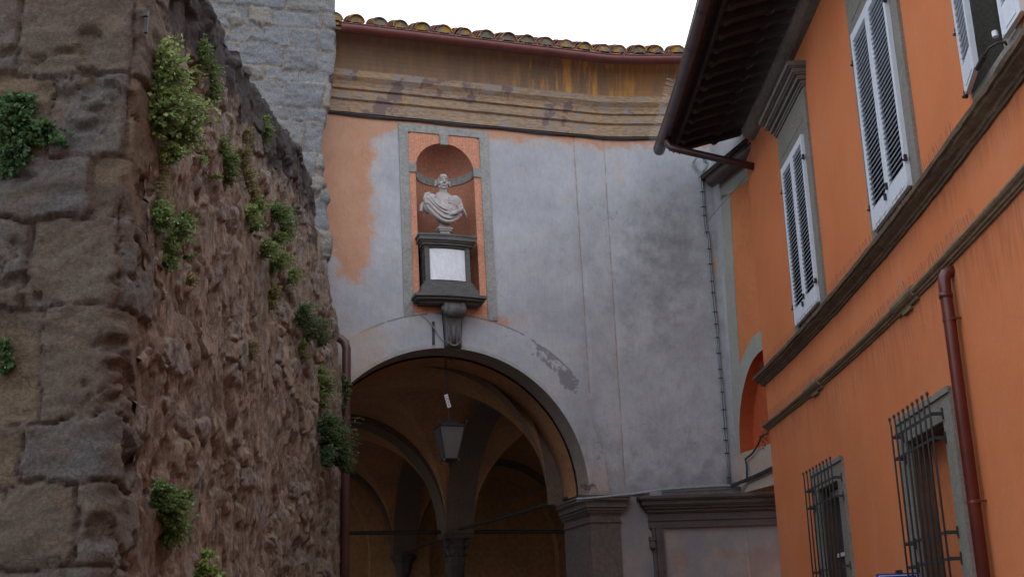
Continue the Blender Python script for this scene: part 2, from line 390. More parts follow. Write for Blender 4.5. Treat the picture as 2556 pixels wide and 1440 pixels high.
MAT['copper'] = plain('red_brown_gutter', (.115, .030, .026), .38, .5, 0, .22, 5)
MAT['pipe'] = plain('painted_downpipe', (.105, .018, .012), .36, .5, 0, .25, 4)
MAT['pipe2'] = plain('brown_downpipe', (.085, .036, .034), .4, .5, 0, .2, 5)
MAT['dgutter'] = plain('dark_gutter', (.055, .026, .024), .35, .5, 0, .25, 5)
MAT['cable'] = plain('grey_conduit', (.24, .26, .28), .5, .4)
MAT['cabled'] = plain('black_cable', (.035, .035, .037), .6, .3)
MAT['tile'] = weathered('old_roof_tile', (.20, .085, .055), (.13, .07, .055), 8, [(7, .55, (.34, .20, .04), .06), (10, .60, (.24, .22, .18), .08)], bump=.8, dist=.01)
MAT['mortar'] = weathered('tile_mortar', (.20, .17, .14), (.13, .12, .10), 14, [(9, .50, (.34, .19, .03), .06), (11, .6, (.05, .04, .035), .1)], bump=.8)
MAT['darkwood'] = weathered('eave_board', (.035, .026, .023), (.05, .035, .03), 5)
MAT['eavetile'] = weathered('eave_terracotta', (.16, .06, .04), (.10, .045, .035), 7)
MAT['wallgrey'] = weathered('grey_moulding', (.20, .185, .165), (.15, .135, .12), 3, [(5, .64, (.26, .24, .21), .1)], stretch=(1, .4, 1))
MAT['cornbrown'] = weathered('brown_cornice_stone', (.17, .125, .085), (.12, .09, .065), 2.2, [(4, .6, (.055, .045, .04), .15), (8, .68, (.27, .22, .16), .06)], bump=.8, dist=.01)
MAT['string'] = weathered('string_course_stone', (.23, .165, .105), (.17, .125, .085), 3, [(4, .68, (.10, .08, .06), .1)])
MAT['surround'] = weathered('window_surround', (.19, .18, .155), (.225, .21, .185), 4, bump=.3)
MAT['shutter'] = plain('shutter_paint', (.62, .65, .71), .45, .4, 0, .05)
MAT['black'] = plain('dark_interior', (.012, .011, .011), .9, .1)
MAT['blackmetal'] = plain('black_fitting', (.02, .02, .022), .5, .4)
MAT['fitting'] = plain('white_fitting', (.6, .62, .66), .5, .4)
MAT['brownwood'] = weathered('jamb_wood', (.12, .07, .045), (.085, .055, .04), 5, stretch=(1, 1, .3))
MAT['spike'] = plain('spike_wire', (.17, .14, .13), .5, .5)
MAT['spikew'] = plain('spike_plastic', (.5, .47, .44), .5, .5)
MAT['sign'] = plain('blue_enamel', (.006, .05, .33), .3, .5, 0, .05)
MAT['white'] = plain('white_enamel', (.75, .76, .78), .4, .4, 0, .04)
MAT['ink'] = plain('dark_ink', (.02, .03, .07), .6, .3)
MAT['net'] = plain('net_line', (.16, .12, .11), .8, .1)
MAT['ground'] = weathered('street_paving', (.13, .12, .11), (.17, .155, .14), 2)
MAT['roofback'] = MAT['tile']
# orange render of the house on the right
n = N('orange_render', .92, .12)
c = n.mix(n.rng(n.noise(.9, 6, .6), .3, .7), (.57, .178, .070), (.63, .205, .084))
c = n.mix(n.rng(n.noise(2.4, 8, .7, (1, 1, .3), 4), .5, .8, 0, .5), c, (.60, .26, .135))
c = n.mix(n.rng(n.noise(5, 8, .75, (2, 2, .12), 9), .6, .8, 0, .35), c, (.70, .36, .21))
c = n.mix(n.rng(n.noise(30, 6, .7, None, 2), .3, .75, .12, 0), c, (.4, .14, .06))
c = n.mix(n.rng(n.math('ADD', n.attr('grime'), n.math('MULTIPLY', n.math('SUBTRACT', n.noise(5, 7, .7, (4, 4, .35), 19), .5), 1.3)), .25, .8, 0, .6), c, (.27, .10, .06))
c = cracks(n, c, .6, .004, (.25, .09, .05), .6, .56)
c = n.mix(n.rng(n.noise(1.3, 7, .7, None, 88), .52, .72, 0, .45), c, (.50, .225, .125))
n.col(c); n.bumps([(n.noise(110, 5, .7), .55, .004), (n.noise(3, 5, .6, None, 7), .35, .03)])
MAT['orange'] = n.m
MAT['orange2'] = weathered('orange_panel', (.58, .20, .08), (.52, .175, .07), 1.6, [(4, .66, (.55, .26, .15), .15)], bump=.4, fine=.08)
MAT['orange3'] = weathered('deep_orange_recess', (.46, .095, .035), (.40, .08, .03), 1.8, bump=.4, fine=.08)
MAT['frame2'] = weathered('grey_painted_band', (.285, .285, .255), (.33, .325, .29), 2, bump=.3, fine=.08)
def leafmat(name, dk, lt):
    n = N(name, .5, .35); t = n.attr('tint')
    n.col(n.mix(t, dk, lt)); n.b.inputs['Subsurface Weight'].default_value = 0
    tr = n.nd('ShaderNodeBsdfTranslucent'); n.li(n.mix(t, dk, lt), tr.inputs[0])
    ms = n.nd('ShaderNodeMixShader'); ms.inputs[0].default_value = .3
    n.li(n.b.outputs[0], ms.inputs[1]); n.li(tr.outputs[0], ms.inputs[2])
    o = [q for q in n.t.nodes if q.type == 'OUTPUT_MATERIAL'][0]; n.li(ms.outputs[0], o.inputs[0]); return n.m
MAT['leafA'] = leafmat('pale_leaf', (.07, .15, .03), (.36, .46, .17))
MAT['leafB'] = leafmat('green_leaf', (.06, .14, .035), (.22, .34, .11))
MAT['leafC'] = leafmat('dark_leaf', (.028, .09, .03), (.12, .22, .08))
MAT['leafD'] = leafmat('yellow_leaf', (.11, .13, .035), (.36, .34, .13))
MAT['stem'] = plain('plant_stem', (.13, .08, .05), .8, .2)
n = N('lantern_glass', .35, .5)
n.col(n.mix(n.rng(n.noise(9, 6, .7), .3, .7), (.20, .20, .19), (.14, .14, .14))); n.b.inputs['Alpha'].default_value = 1
tr = n.nd('ShaderNodeBsdfTranslucent'); tr.inputs[0].default_value = (.34, .34, .34, 1)
ms = n.nd('ShaderNodeMixShader'); ms.inputs[0].default_value = .45; n.li(n.b.outputs[0], ms.inputs[1]); n.li(tr.outputs[0], ms.inputs[2])
n.li(ms.outputs[0], [q for q in n.t.nodes if q.type == 'OUTPUT_MATERIAL'][0].inputs[0]); MAT['lglass'] = n.m
n = N('window_glass', .08, .5); n.col((.05, .055, .06)); MAT['glass'] = n.m

# ------------------------------------------------------------------ ground
g = MB(); g.quad((-400, -400, GZ), (400, -400, GZ), (400, 400, GZ), (-400, 400, GZ))
g.build('ground', MAT['ground'], kind='structure')

# unseen house-sized block added behind the viewer to darken the lower street
nb_ = thing('unseen_shade_block', 'unseen plain block added behind the viewer to shade the street', 'house', (-3, -8, GZ))
m = MB(); m.box((-2, -10, 2.4), (10, 2.5, 4.0)); m.build('wall', MAT['frame'], nb_)
# ------------------------------------------------------------------ old stone wall (left)
wall = thing('stone_wall', 'old brown stone wall with rough rubble side and big corner blocks, plants growing on it', 'stone wall', (-2.45, 6.8, GZ))
TOP = 5.45
# quoin part: front face then a short return round the corner
sN, zN = 236, 350
s_ = np.linspace(-3.9, .85, sN); z_ = np.linspace(GZ, TOP + .1, zN)
Sg, Zg = np.meshgrid(s_, z_, indexing='ij')
d, cid = ashlar(Sg, Zg, (.34, .72), (.45, 1.0), 21, .07)
# smaller stones fill part of the face
f1, f2, cid2 = vor(Sg * 2.6 + .4 * fbm(Sg * 2, Zg * 2, 5), Zg * 3.6, 44)
fill = sst(.5, .56, fbm(Sg * .9 + 3, Zg * .9, 77, 3)) * sst(-.75, -1.05, Sg)
d = d * (1 - fill) + fill * (f2 - f1) * .16; cid = np.where(fill > .5, cid2, cid)
er = fbm(Sg * 3.1, Zg * 4.4, 18, 5)
h = .032 * sst(0, .014, d) + .05 * (cid - .5) * sst(0, .02, d) + .08 * (fbm(Sg * 1.7, Zg * 1.9, 8, 3) - .5) + .05 * (fbm(Sg * 7, Zg * 12, 9, 6) - .5) - .045 * sst(.36, .28, er)
mort = (1 - sst(.0, .03, d + .05 * (fbm(Sg * 5, Zg * 5, 12) - .5))) + .8 * sst(.60, .66, fbm(Sg * 1.7, Zg * 1.9, 13, 4))
# wrap: rounded corner, slight wear
rad = .06 + .05 * fbm(Zg * 3, Zg * 0, 3)
P = np.zeros(Sg.shape + (3,)); fr = Sg <= 0
ang = sst(-.08, .08, Sg) * math.pi / 2
px_ = np.where(Sg < 0, Sg, 0.0); py_ = np.where(Sg > 0, Sg, 0.0)
P[..., 0] = -2.45 + px_ + h * np.sin(ang) - .03 * (1 - np.abs(ang / (math.pi / 4) - 1)).clip(0)
P[..., 1] = 6.8 + py_ - h * np.cos(ang) + .03 * (1 - np.abs(ang / (math.pi / 4) - 1)).clip(0)
P[..., 2] = Zg
# the return's far edge dies into the rubble, toothed block by block
tooth = .30 * (np.floor(_h(np.floor((Zg + 3) / .55), Zg * 0, 4) * 2)) + .08 * fbm(Zg * 5, Zg * 0, 2)
inn = sst(.42, .56, Sg - tooth)
P[..., 0] -= inn * .35
gridmesh('quoin_face', P, MAT['quoin'], wall, dict(cid=cid, mort=mort))
# rubble part
yN, zN = 560, 420
y_ = np.linspace(7.15, 15.15, yN); t_ = np.linspace(0, 1, zN)
Yg, Tg = np.meshgrid(y_, t_, indexing='ij')
topz = np.interp(y_, [7.1, 8.3, 9.5, 11, 12.2, 12.9, 13.3, 13.9, 14.5, 14.9, 15.15], [5.12, 5.14, 5.3, 5.45, 5.6, 5.5, 5.1, 4.6, 4.25, 3.6, 2.6])
topz = topz + .08 * (fbm(y_ * 3, y_ * 0, 5) - .5) + .05 * (fbm(y_ * 14, y_ * 0, 6) - .5)
Zg = GZ + Tg * (topz[:, None] - GZ)
wx_ = Yg + .25 * (fbm(Yg * 2, Zg * 2, 31) - .5); wz_ = Zg + .3 * (fbm(Yg * 2 + 9, Zg * 2, 32) - .5)
f1, f2, cid = vor(wx_ * 3.4, wz_ * 4.6, 51)
g1, g2, cidb = vor(wx_ * 7.5 + 3, wz_ * 8.5, 61)
big = sst(.46, .56, fbm(Yg * 1.2, Zg * 1.2, 15, 3))
ed = (f2 - f1) * big + (g2 - g1) * (1 - big) * .8; cid = np.where(big > .5, cid, cidb)
rg_ = 1 - np.abs(2 * fbm(Yg * 2.2, Zg * 1.2, 41, 6) - 1); rg2 = 1 - np.abs(2 * fbm(Yg * 7.5, Zg * 2.8, 43, 5) - 1)
h = .016 * sst(.02, .18, (f2 - f1)) * (.2 + 1.2 * cid) * big + .10 * (fbm(Yg * 1.1, Zg * 1.0, 3, 3) - .5) + .075 * (rg_ - .7) + .075 * (rg2 - .7) + .075 * (fbm(Yg * 13, Zg * 6, 6, 6) - .5)
pit = sst(.56, .64, fbm(Yg * 6.5 + 5, Zg * 3.0, 91, 4)); h = h - .055 * pit; pit2 = sst(.60, .70, fbm(Yg * 2.2 + 5, Zg * 1.9, 95, 4)); h = h - .08 * pit2
mort = (1 - sst(.02, .14, ed)) * .6 + .6 * sst(.42, .6, fbm(Yg * 2.5, Zg * 1.6, 29, 4))
dark = sst(1.3, .1, topz[:, None] - Zg) * 1.0 * (fbm(Yg * 2, Zg * 2, 71) * .6 + .6)
dark = np.where(Yg > 13.2, dark * .4, dark)
rollin = sst(.10, 0, topz[:, None] - Zg)
stn = sst(.70, .74, cid) * sst(.06, .16, f2 - f1) * big; h = h + .035 * stn
h = h * .74
P = np.stack([lx(Yg) + h - float(h.mean()) - .04 * rollin, Yg + .05 * (fbm(Yg * 5, Zg * 5, 80) - .5), Zg], -1)
gridmesh('rubble_face', P, MAT['rubble'], wall, dict(cid=stn * (.3 + .7 * _h(np.floor(cid * 997), cid * 0, 3)), mort=mort, dark=dark))
# the wall's top and end
k = 26; Q = np.linspace(0, 1, k)
Yt, Qt = np.meshgrid(y_[::3], Q, indexing='ij')
zt = np.interp(Yt, y_, topz) + .16 * (fbm(Yt * 4, Qt * 3, 14) - .5) * sst(0, .15, Qt) + .10 * sst(0, .3, Qt)
P = np.stack([lx(Yt) - .08 - Qt * 1.3, Yt, zt], -1); P[:, 0, 0] = lx(Yt[:, 0]) - .06; P[:, 0, 2] -= .03
gridmesh('wall_top', P, MAT['rubble'], wall, dict(cid=0 * Yt, mort=0 * Yt, dark=0 * Yt + .9), flip=True)
m = MB(); m.hexa([(-6.3, 7.05, GZ), (-3.0, 7.05, GZ), (-3.0, 15.1, GZ), (-6.3, 15.1, GZ), (-6.3, 7.05, 2.5), (-3.0, 7.05, 2.5), (-3.0, 15.1, 2.5), (-6.3, 15.1, 2.5)])
m.hexa([(-6.25, 7.1, 2.45), (-3.0, 7.1, 2.45), (-3.0, 13.2, 2.45), (-6.25, 13.2, 2.45), (-6.25, 7.1, 5.0), (-3.0, 7.1, 5.0), (-3.0, 13.2, 5.0), (-6.25, 13.2, 5.0)])
o = m.build('wall_core', MAT['rubble'], wall)
# ------------------------------------------------------------------ stone tower
tw = thing('stone_tower', 'tall tower of pale grey squared stone behind the rubble wall', 'tower', (-2.5, 14.75, GZ))
a_ = np.linspace(-4.2, .75, 300); z_ = np.linspace(2.0, 12.5, 420)
Ag, Zg = np.meshgrid(a_, z_, indexing='ij')
d, cid = ashlar(Ag, Zg, (.20, .48), (.28, .80), 5, .05)
f1, f2, c2_ = vor(Ag * 4.2, Zg * 4.6, 12)
mk = fbm(Ag * 1.3, Zg * 1.3, 66, 3) > .66
d = np.where(mk, (f2 - f1) * .12, d); cid = np.where(mk, c2_, cid)
h = .030 * sst(0, .018, d) + .05 * (cid - .5) * sst(0, .012, d) + .06 * (fbm(Ag * 2.4, Zg * 2.8, 2) - .5) + .055 * (fbm(Ag * 8, Zg * 12, 4, 5) - .5)
corner = np.array([-2.50, 14.75, 0]); back = -NU
ang = sst(-.07, .07, Ag) * math.pi / 2
edge = np.interp(Zg, [3.5, 3.9, 4.5, 5.4, 5.9, 6.3, 7.0, 7.85, 7.9, 8.2, 9.0, 9.6], [.10, .07, .0, .02, -.03, -.11, -.09, -.02, .05, .05, .0, .0]) + .05 * (fbm(Zg * 4, Zg * 0, 19, 4) - .5)
P = corner + CU * (np.minimum(Ag, 0) + (h + edge) * np.sin(ang) + edge * (1 - np.sin(ang)) * sst(-1.0, 0, Ag))[..., None] + NU * (h * np.cos(ang))[..., None] + back * np.maximum(Ag, 0)[..., None]
P[..., 2] = Zg
gridmesh('masonry', P, MAT['tower'], tw, dict(cid=cid, mort=1 - sst(.004, .024, d)))
m = MB(); c0 = corner - CU * 4.2 + back * .12; c1 = corner - CU * .14 + back * .12
m.hexa([tuple(p + np.array([0, 0, zz])) for zz in (GZ, 12.4) for p in (c0, c1, c1 + back * .6, c0 + back * .6)])
m.build('tower_core', MAT['tower'], tw)

# ------------------------------------------------------------------ arcade building
arc = thing('arcade_building', 'weathered grey and peach plastered building with a big open archway', 'building', (-.77, 15.94, GZ))
UC, ZC, RI, RO = -.18, 2.03, 2.03, 2.56
def blob(x, z, cx, cz, rx, rz): return np.exp(-(((x - cx) / rx) ** 2 + ((z - cz) / rz) ** 2))
x_ = np.arange(-4.0, 3.281, .04); x_[-1] = 3.24; z_ = np.arange(GZ, 7.72, .04)
Xg, Zg = np.meshgrid(x_, z_, indexing='ij')
Ug = (Xg + .77) / CU[0]
def wall_attr(X, Z):
    ora = 1.0 * sst(-1.65, -2.35, X) * sst(4.6, 6.2, Z) + .45 * blob(X, Z, -2.25, 5.4, .25, .5) + .75 * sst(7.15, 7.6, Z) + .35 * blob(X, Z, 1.75, 7.0, .12, .4) + .6 * blob(X, Z, -.35, 4.5, .7, .18) \
    + .12 * blob(X, Z, -2.2, 6.0, 1.0, 2.2) + 1.3 * blob(X, Z, 2.26, 1.0, .13, .2) + 1.4 * blob(X, Z, 3.4, .95, .30, .3) + 1.25 * blob(X, Z, 2.9, 1.12, .15, .09) + .5 * blob(X, Z, 3.12, 5.4, .08, .5) - .05
    ora = ora - .15 * blob(X, Z, -1.75, 6.0, .45, .7)
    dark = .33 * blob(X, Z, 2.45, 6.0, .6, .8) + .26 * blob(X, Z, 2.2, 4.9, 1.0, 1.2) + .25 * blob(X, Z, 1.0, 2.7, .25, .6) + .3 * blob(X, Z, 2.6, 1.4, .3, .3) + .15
    warm = .5 * sst(-1.2, -2.2, X) * sst(6, 4, Z) + .35 * sst(3.2, 2.2, Z) + .4 * sst(2.9, 3.15, X) * sst(1.9, 2.1, Z) - .1 + .22 * sst(2.2, 1.9, Z); dark = dark + .42 * sst(3.8, 1.6, Z) + .55 * sst(2.0, 1.9, Z)  # wall colour deepened low down, standing in for street shade as well as dirt
    patch = .5 * blob(X, Z, 1.14, 2.75, .07, .3) + .3 * blob(X, Z, -2.3, 5.0, .25, .15) + .22 * blob(X, Z, 1.1, 5.0, .3, .9)
    return ora, dark, warm, patch
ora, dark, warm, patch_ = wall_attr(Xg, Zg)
bend = .006 * (fbm(Xg * 1.5, Zg * 1.5, 3) - .5) * 3
groove = -.012 * (np.exp(-((Xg - (1.05 + .008 * (7.6 - Zg))) / .02) ** 2) * (Zg > 3.45)) - .012 * np.exp(-((Xg - 1.53) / .02) ** 2) * (Zg > 2.1)
P = F(Xg, Zg, bend + groove)
xc = (Xg[:-1, :-1] + Xg[1:, 1:]) / 2; zc = (Zg[:-1, :-1] + Zg[1:, 1:]) / 2; uc = (xc + .77) / CU[0]
hole = (np.hypot(uc - UC, zc - ZC) < 2.3) | ((np.abs(uc - UC) < 2.3) & (zc < ZC))
hole |= (np.abs(uc + .165 + .023 * (zc - 6)) < .62) & (zc > 4.58) & (zc < 7.45)
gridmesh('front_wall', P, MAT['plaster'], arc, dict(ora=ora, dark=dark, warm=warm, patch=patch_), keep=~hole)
# archivolt ring + legs + reveal
A_ = np.linspace(0, math.pi, 97); ring = []
rr = np.array([RI, RI + .05, RI + .18, RI + .34, RO - .045, RO - .03, RO - .012, RO])
def ringpt(a, r, w_): return Uu(UC + r * math.cos(a), ZC + r * math.sin(a), w_)
Pg = np.array([[ringpt(a, min(r, 2.33 + .23 * sst(.35, .75, a) + .02 * (fbm(np.array([a * 9]), np.array([2.0]), 5)[0] - .5)), .016 if 0 < i < 7 else (.006 if i == 0 else -.01)) for i, r in enumerate(rr)] for a in A_])
Ag = np.repeat(A_[:, None], len(rr), 1); rg = np.repeat(rr[None], len(A_), 0)
AX = -.77 + CU[0] * (UC + rg * np.cos(Ag)); AZ = ZC + rg * np.sin(Ag)
dk = .62 * blob(Ag, rg, .72, 2.42, .16, .14) + .55 * blob(Ag, rg, .98, 2.46, .14, .12) + .45 * blob(Ag, rg, .25, 2.3, .12, .2) + .2 * blob(Ag, rg, 2.2, 2.4, .5, .2)
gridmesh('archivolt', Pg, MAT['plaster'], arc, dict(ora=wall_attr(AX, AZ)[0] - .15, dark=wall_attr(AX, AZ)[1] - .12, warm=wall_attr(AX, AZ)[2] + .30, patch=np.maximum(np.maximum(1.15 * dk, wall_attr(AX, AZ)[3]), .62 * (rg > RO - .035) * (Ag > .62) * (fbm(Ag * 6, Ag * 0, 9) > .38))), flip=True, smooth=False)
m = MB()
for sg in (1, -1):
    m = MB(); u0, u1 = UC + sg * RI, UC + sg * (RI + .32)
    m.hexa([tuple(Uu(u, z, o_)) for z in (1.97, ZC + .002) for u, o_ in ((min(u0, u1), .013), (max(u0, u1), .013), (max(u0, u1), -.3), (min(u0, u1), -.3))])
    m.at = dict(warm=[.65] * m.n, dark=[.55] * m.n); m.build('springing_block', MAT['plaster'], arc)
W = [.006, -.04, -.46]
rows = [[ringpt(a, RI, q) for q in W] for a in A_]
m = MB(); m.sweep(rows); o = m.build('arch_reveal', MAT['reveal'], arc, True)
rows = [[ringpt(a, RI - .03, q) if q < -.37 else ringpt(a, RI, q) for q in (-.46, -.48, -.7, -1.1)] for a in A_]
m = MB(); m.sweep(rows); m.build('arch_soffit', MAT['vault'], arc, True)
# entablature, cove, gutter, roof
XS = np.concatenate([np.linspace(-2.72, .8, 30), np.linspace(.9, 3.5, 40)])
def sweepF(prof, xs, jit=0, seed=0, closed=True):
    rows = []
    for i, x in enumerate(xs):
        rows.append([F(x, z + jit * (vnoise(np.array([x * 6.0]), np.array([k * 3.1]), seed)[0] - .5), o_ + jit * (vnoise(np.array([x * 5.0 + 40]), np.array([k * 2.7]), seed)[0] - .5)) for k, (o_, z) in enumerate(prof)])
    return rows
m = MB()
prof = [(-.1, 7.60), (.05, 7.60), (.06, 7.78), (.10, 7.80), (.105, 7.93), (.145, 7.945), (.15, 7.99), (.175, 8.04), (.215, 8.08), (.235, 8.10), (.24, 8.20), (.20, 8.21), (-.1, 8.21)]
m.sweep(sweepF(prof, XS, .006, 3), closed=True); m.build('entablature', MAT['entab'], arc)
m = MB(); cv = [(.20, 8.205)] + [(.20 + .42 * (1 - math.cos(t)), 8.205 + .42 * math.sin(t)) for t in np.linspace(.1, math.pi / 2, 10)] + [(.64, 8.66), (-.1, 8.66), (-.1, 8.205)]
m.sweep(sweepF(cv, XS, .004, 9), closed=True); m.build('eaves_cove', MAT['cove'], arc, False)
def gutter(name, path, rad, mat, parent, up=np.array([0, 0, 1.0]), outv=None, n=11, th=.004):
    m = MB(); rows = []
    for i, (p, o_) in enumerate(path):
        rows.append([p + o_ * (rad * math.cos(a)) + up * (-rad * math.sin(a)) for a in np.linspace(-.25, math.pi + .1, n)] +
                    [p + o_ * ((rad - th) * math.cos(a)) + up * (-(rad - th) * math.sin(a)) for a in np.linspace(math.pi + .1, -.25, n)])
    m.sweep(rows, closed=True)
    m.tube([p + o_ * rad * .97 + up * (rad * .25 + .004) for p, o_ in path], .009, 6)
    return m.build(name, mat, parent, True)
def nrm(x): s = float(fs(x)); L = math.hypot(1, s); return np.array([s / L, -1 / L, 0])
XG = np.concatenate([np.linspace(-2.55, 1.3, 24), np.linspace(1.45, 3.0, 14)])
gpath = [(F(x, 8.655 - .02 * (x + 3) / 6, .66), nrm(x)) for x in XG]
gut = gutter('gutter', gpath, .085, MAT['copper'], arc)
for x in (-2.02, -.92, .46, 1.78, 2.6):
    m = MB(); p = F(x, 8.655 - .02 * (x + 3) / 6, .66); nn = nrm(x)
    t = np.array([-nn[1], nn[0], 0])
    for dx in (-.011, .011): pass
    m.sweep([[p + t * dd + nn * .091 * math.cos(a) - np.array([0, 0, .091 * math.sin(a)]) for a in np.linspace(-.4, math.pi, 12)] for dd in (-.012, .012)])
    m.box(p + nn * .082 + np.array([0, 0, .034]), (.014, .012, .008), [t, nn, (0, 0, 1)])
    m.build('gutter_bracket', MAT['copper'], gut)
# tiles
m = MB(); mort_ = []; sl = math.tan(math.radians(20))
rb = MB()
rb.sweep([[F(x, 8.70, .62), F(x, 8.745, .62), F(x, 8.745 + 6 * sl, -5.4), F(x, 8.66, -5.4)] for x in XS], closed=True)
xx = -2.62; rs = random.Random(4)
while xx < 3.3:
    nn = nrm(xx); t = np.array([-nn[1], nn[0], 0]); jx = rs.uniform(-.015, .015); rot = rs.uniform(-.04, .04)
    inn = -nn + t * rot; up = np.array([0, 0, 1.0])
    base = F(xx + jx, 8.745, .64)
    for k in range(4):
        r0 = .122 * rs.uniform(.94, 1.05) + (.004 * k); r1 = r0 * .82; st = k * .17 - (rs.uniform(0, .03)); L = .42
        z0 = .03 + .026 * k; rows = []
        for s1, r in ((0, r0), (1, r1)):
            d_ = st + s1 * L; c = base + inn * d_ + up * (d_ * sl + z0 + (.0 if s1 == 0 else -.02))
            rows.append([c + t * (r * math.cos(a)) + up * (r * 1.02 * math.sin(a)) for a in np.linspace(0, math.pi, 11)] + [c + t * ((r - .014) * math.cos(a)) + up * ((r - .014) * math.sin(a)) for a in np.linspace(math.pi, 0, 11)])
        m.sweep(rows, closed=True)
        if k == 0:
            c = base + inn * .02 + up * .03
            e = MB(); e.add([c] + [c + t * ((r0 - .012) * math.cos(a)) + up * ((r0 - .012) * math.sin(a)) + nn * rs.uniform(0, .012) for a in np.linspace(0, math.pi, 9)], [(0, i, i + 1) for i in range(1, 9)]); mort_.append(e)
    # pan lip between the covers
    c = base + t * .16 + inn * (-.02) - up * .008
    rows = [[c + inn * d_ + up * (d_ * sl) + t * (.10 * math.cos(a)) + up * (.035 - .035 * math.sin(a)) for a in np.linspace(0, math.pi, 7)] + [c + inn * d_ + up * (d_ * sl) + t * (.10 * math.cos(a)) + up * (.018 - .035 * math.sin(a)) for a in np.linspace(math.pi, 0, 7)] for d_ in (0, .5)]
    m.sweep(rows, closed=True)
    xx += .325 * CU[0] * rs.uniform(.93, 1.07)
rf = rb.build('roof', MAT['roofback'], arc); m.build('roof_tiles', MAT['tile'], rf, False)
for e in mort_: e.build('tile_mortar', MAT['mortar'], rf)
# cable strip under the entablature
m = MB()
for q in range(3):
    m.tube([F(x, 7.585 - .012 * q + .008 * math.sin(x * 5 + q), .03 + .012 * (q % 2)) for x in np.linspace(-3.2, 3.1, 60)], .011, 6)
tag(m.build('cable_bundle', MAT['cabled']), 'dark bundled cables running level under the ochre cornice', 'cable')

# niche: frame, panel, shell
def NL(u, z, out=0.0): return Uu(u - .023 * (z - 6), z, out)
fo = (-.855, .53, 4.50, 7.51); fi = (-.715, .39, 4.46, 7.39)
m = MB()
def slab(m, u0, u1, z0, z1, o0, o1): m.hexa([tuple(NL(u, z, o_)) for z in (z0, z1) for u, o_ in ((u0, o1), (u1, o1), (u1, o0), (u0, o0))])
slab(m, fo[0], fi[0], 4.50, fi[3], -.05, .02); slab(m, fi[1], fo[1], 4.50, fi[3], -.05, .02); slab(m, fo[0], fo[1], fi[3], fo[3], -.05, .02)
nf = m.build('niche_frame', MAT['frame'], arc)
NC, NR, NZ = -.165, .45, 6.80
m = MB(); aa = np.linspace(0, math.pi, 33)
def rectpt(a):
    dx, dz = math.cos(a), math.sin(a); s1 = (fi[1] - NC if dx > 0 else NC - fi[0]) / max(abs(dx), 1e-6); s2 = (fi[3] - NZ) / max(dz, 1e-6); s_ = min(s1, s2)
    return NC + dx * s_, NZ + dz * s_
for i in range(32):
    a, b = aa[i], aa[i + 1]; ra, rb_ = rectpt(a), rectpt(b)
    m.quad(NL(NC + NR * math.cos(a), NZ + NR * math.sin(a), .0), NL(*ra, .0), NL(*rb_, .0), NL(NC + NR * math.cos(b), NZ + NR * math.sin(b), .0))
m.quad(NL(fi[0], 4.80), NL(NC - NR, 4.80), NL(NC - NR, NZ), NL(fi[0], NZ)); m.quad(NL(NC + NR, 4.80), NL(fi[1], 4.80), NL(fi[1], NZ), NL(NC + NR, NZ))
m.quad(NL(fi[0], 4.40), NL(fi[1], 4.40), NL(fi[1], 4.80), NL(fi[0], 4.80))
for s_ in (-1, 1):   # corner fill above arch
    cx = fi[0] if s_ < 0 else fi[1]
m.build('niche_panel', MAT['peach'], nf)
# imposts and keystone
m = MB(); slab(m, fi[0], NC - NR + .012, 6.74, 6.88, -.08, .022); m.build('impost_block', MAT['frame'], nf); m = MB(); slab(m, NC + NR - .012, fi[1], 6.74, 6.88, -.08, .022)
m.build('impost_block', MAT['frame'], nf)
m = MB(); m.hexa([tuple(NL(u, z, o_)) for z, hw in ((7.22, .055), (7.40, .075)) for u, o_ in ((NC - hw, .03), (NC + hw, .03), (NC + hw, -.06), (NC - hw, -.06))]); m.build('keystone', MAT['frame'], nf)
# shell
ND = .50
ph = np.linspace(0, math.pi, 25); zz = np.linspace(4.78, NZ, 14)
P1 = np.array([[NL(NC + NR * math.cos(p), z, -ND * math.sin(p)) for z in zz] for p in ph])
gridmesh('niche_wall', P1, MAT['niche'], nf, flip=True)
el = np.linspace(0, math.pi / 2, 12)
P2 = np.array([[NL(NC + NR * math.cos(a), NZ + NR * math.sin(a) * math.cos(t), -ND * math.sin(a) * math.sin(t)) for t in np.linspace(0, math.pi / 2, 14)] for a in np.linspace(0, math.pi, 25)])
gridmesh('niche_dome', P2, MAT['niche'], nf)
m = MB(); m.sweep([[NL(NC + (NR + da) * math.cos(p), z, -(ND + da) * math.sin(p) ) for da, z in ((0, 6.74), (-.02, 6.745), (-.02, 6.87), (0, 6.88))] for p in ph]); m.build('niche_band', MAT['frame'], nf)
m = MB(); m.add([NL(NC, 4.785, 0)] + [NL(NC + NR * math.cos(p), 4.785, -ND * math.sin(p)) for p in ph], [(0, i, i + 1) for i in range(1, 25)]); m.build('niche_floor', MAT['darkstone'], nf)

# pillar (right), with capital; the same at the hidden left side
def pier(u0, u1, w1, name='pillar'):
    m = MB(); q = []
    def blk(z0, z1, g_, mm): mm.hexa([tuple(Uu(u, z, o_)) for z in (z0, z1) for u, o_ in ((u0 - g_, .03 + g_), (u1 + g_, .03 + g_), (u1 + g_, -w1), (u0 - g_, -w1))])
    blk(GZ, 1.595, 0, m); o = m.build(name, MAT['pillar'], arc)
    c = MB()
    for z0, z1, g_ in ((1.595, 1.62, .022), (1.62, 1.70, .003), (1.70, 1.725, .018), (1.725, 1.76, .04), (1.76, 1.785, .065), (1.785, 1.80, .05), (1.80, 1.875, .085), (1.875, 1.895, .10), (1.895, 1.935, .125), (1.935, 1.965, .14)): blk(z0, z1 + .0, g_, c)
    c.build('capital', MAT['pillar'], o); return o
pier(UC + RI - .02, UC + RI + .43, 1.10); pier(UC - RI - .6, UC - RI + .02, 1.10)
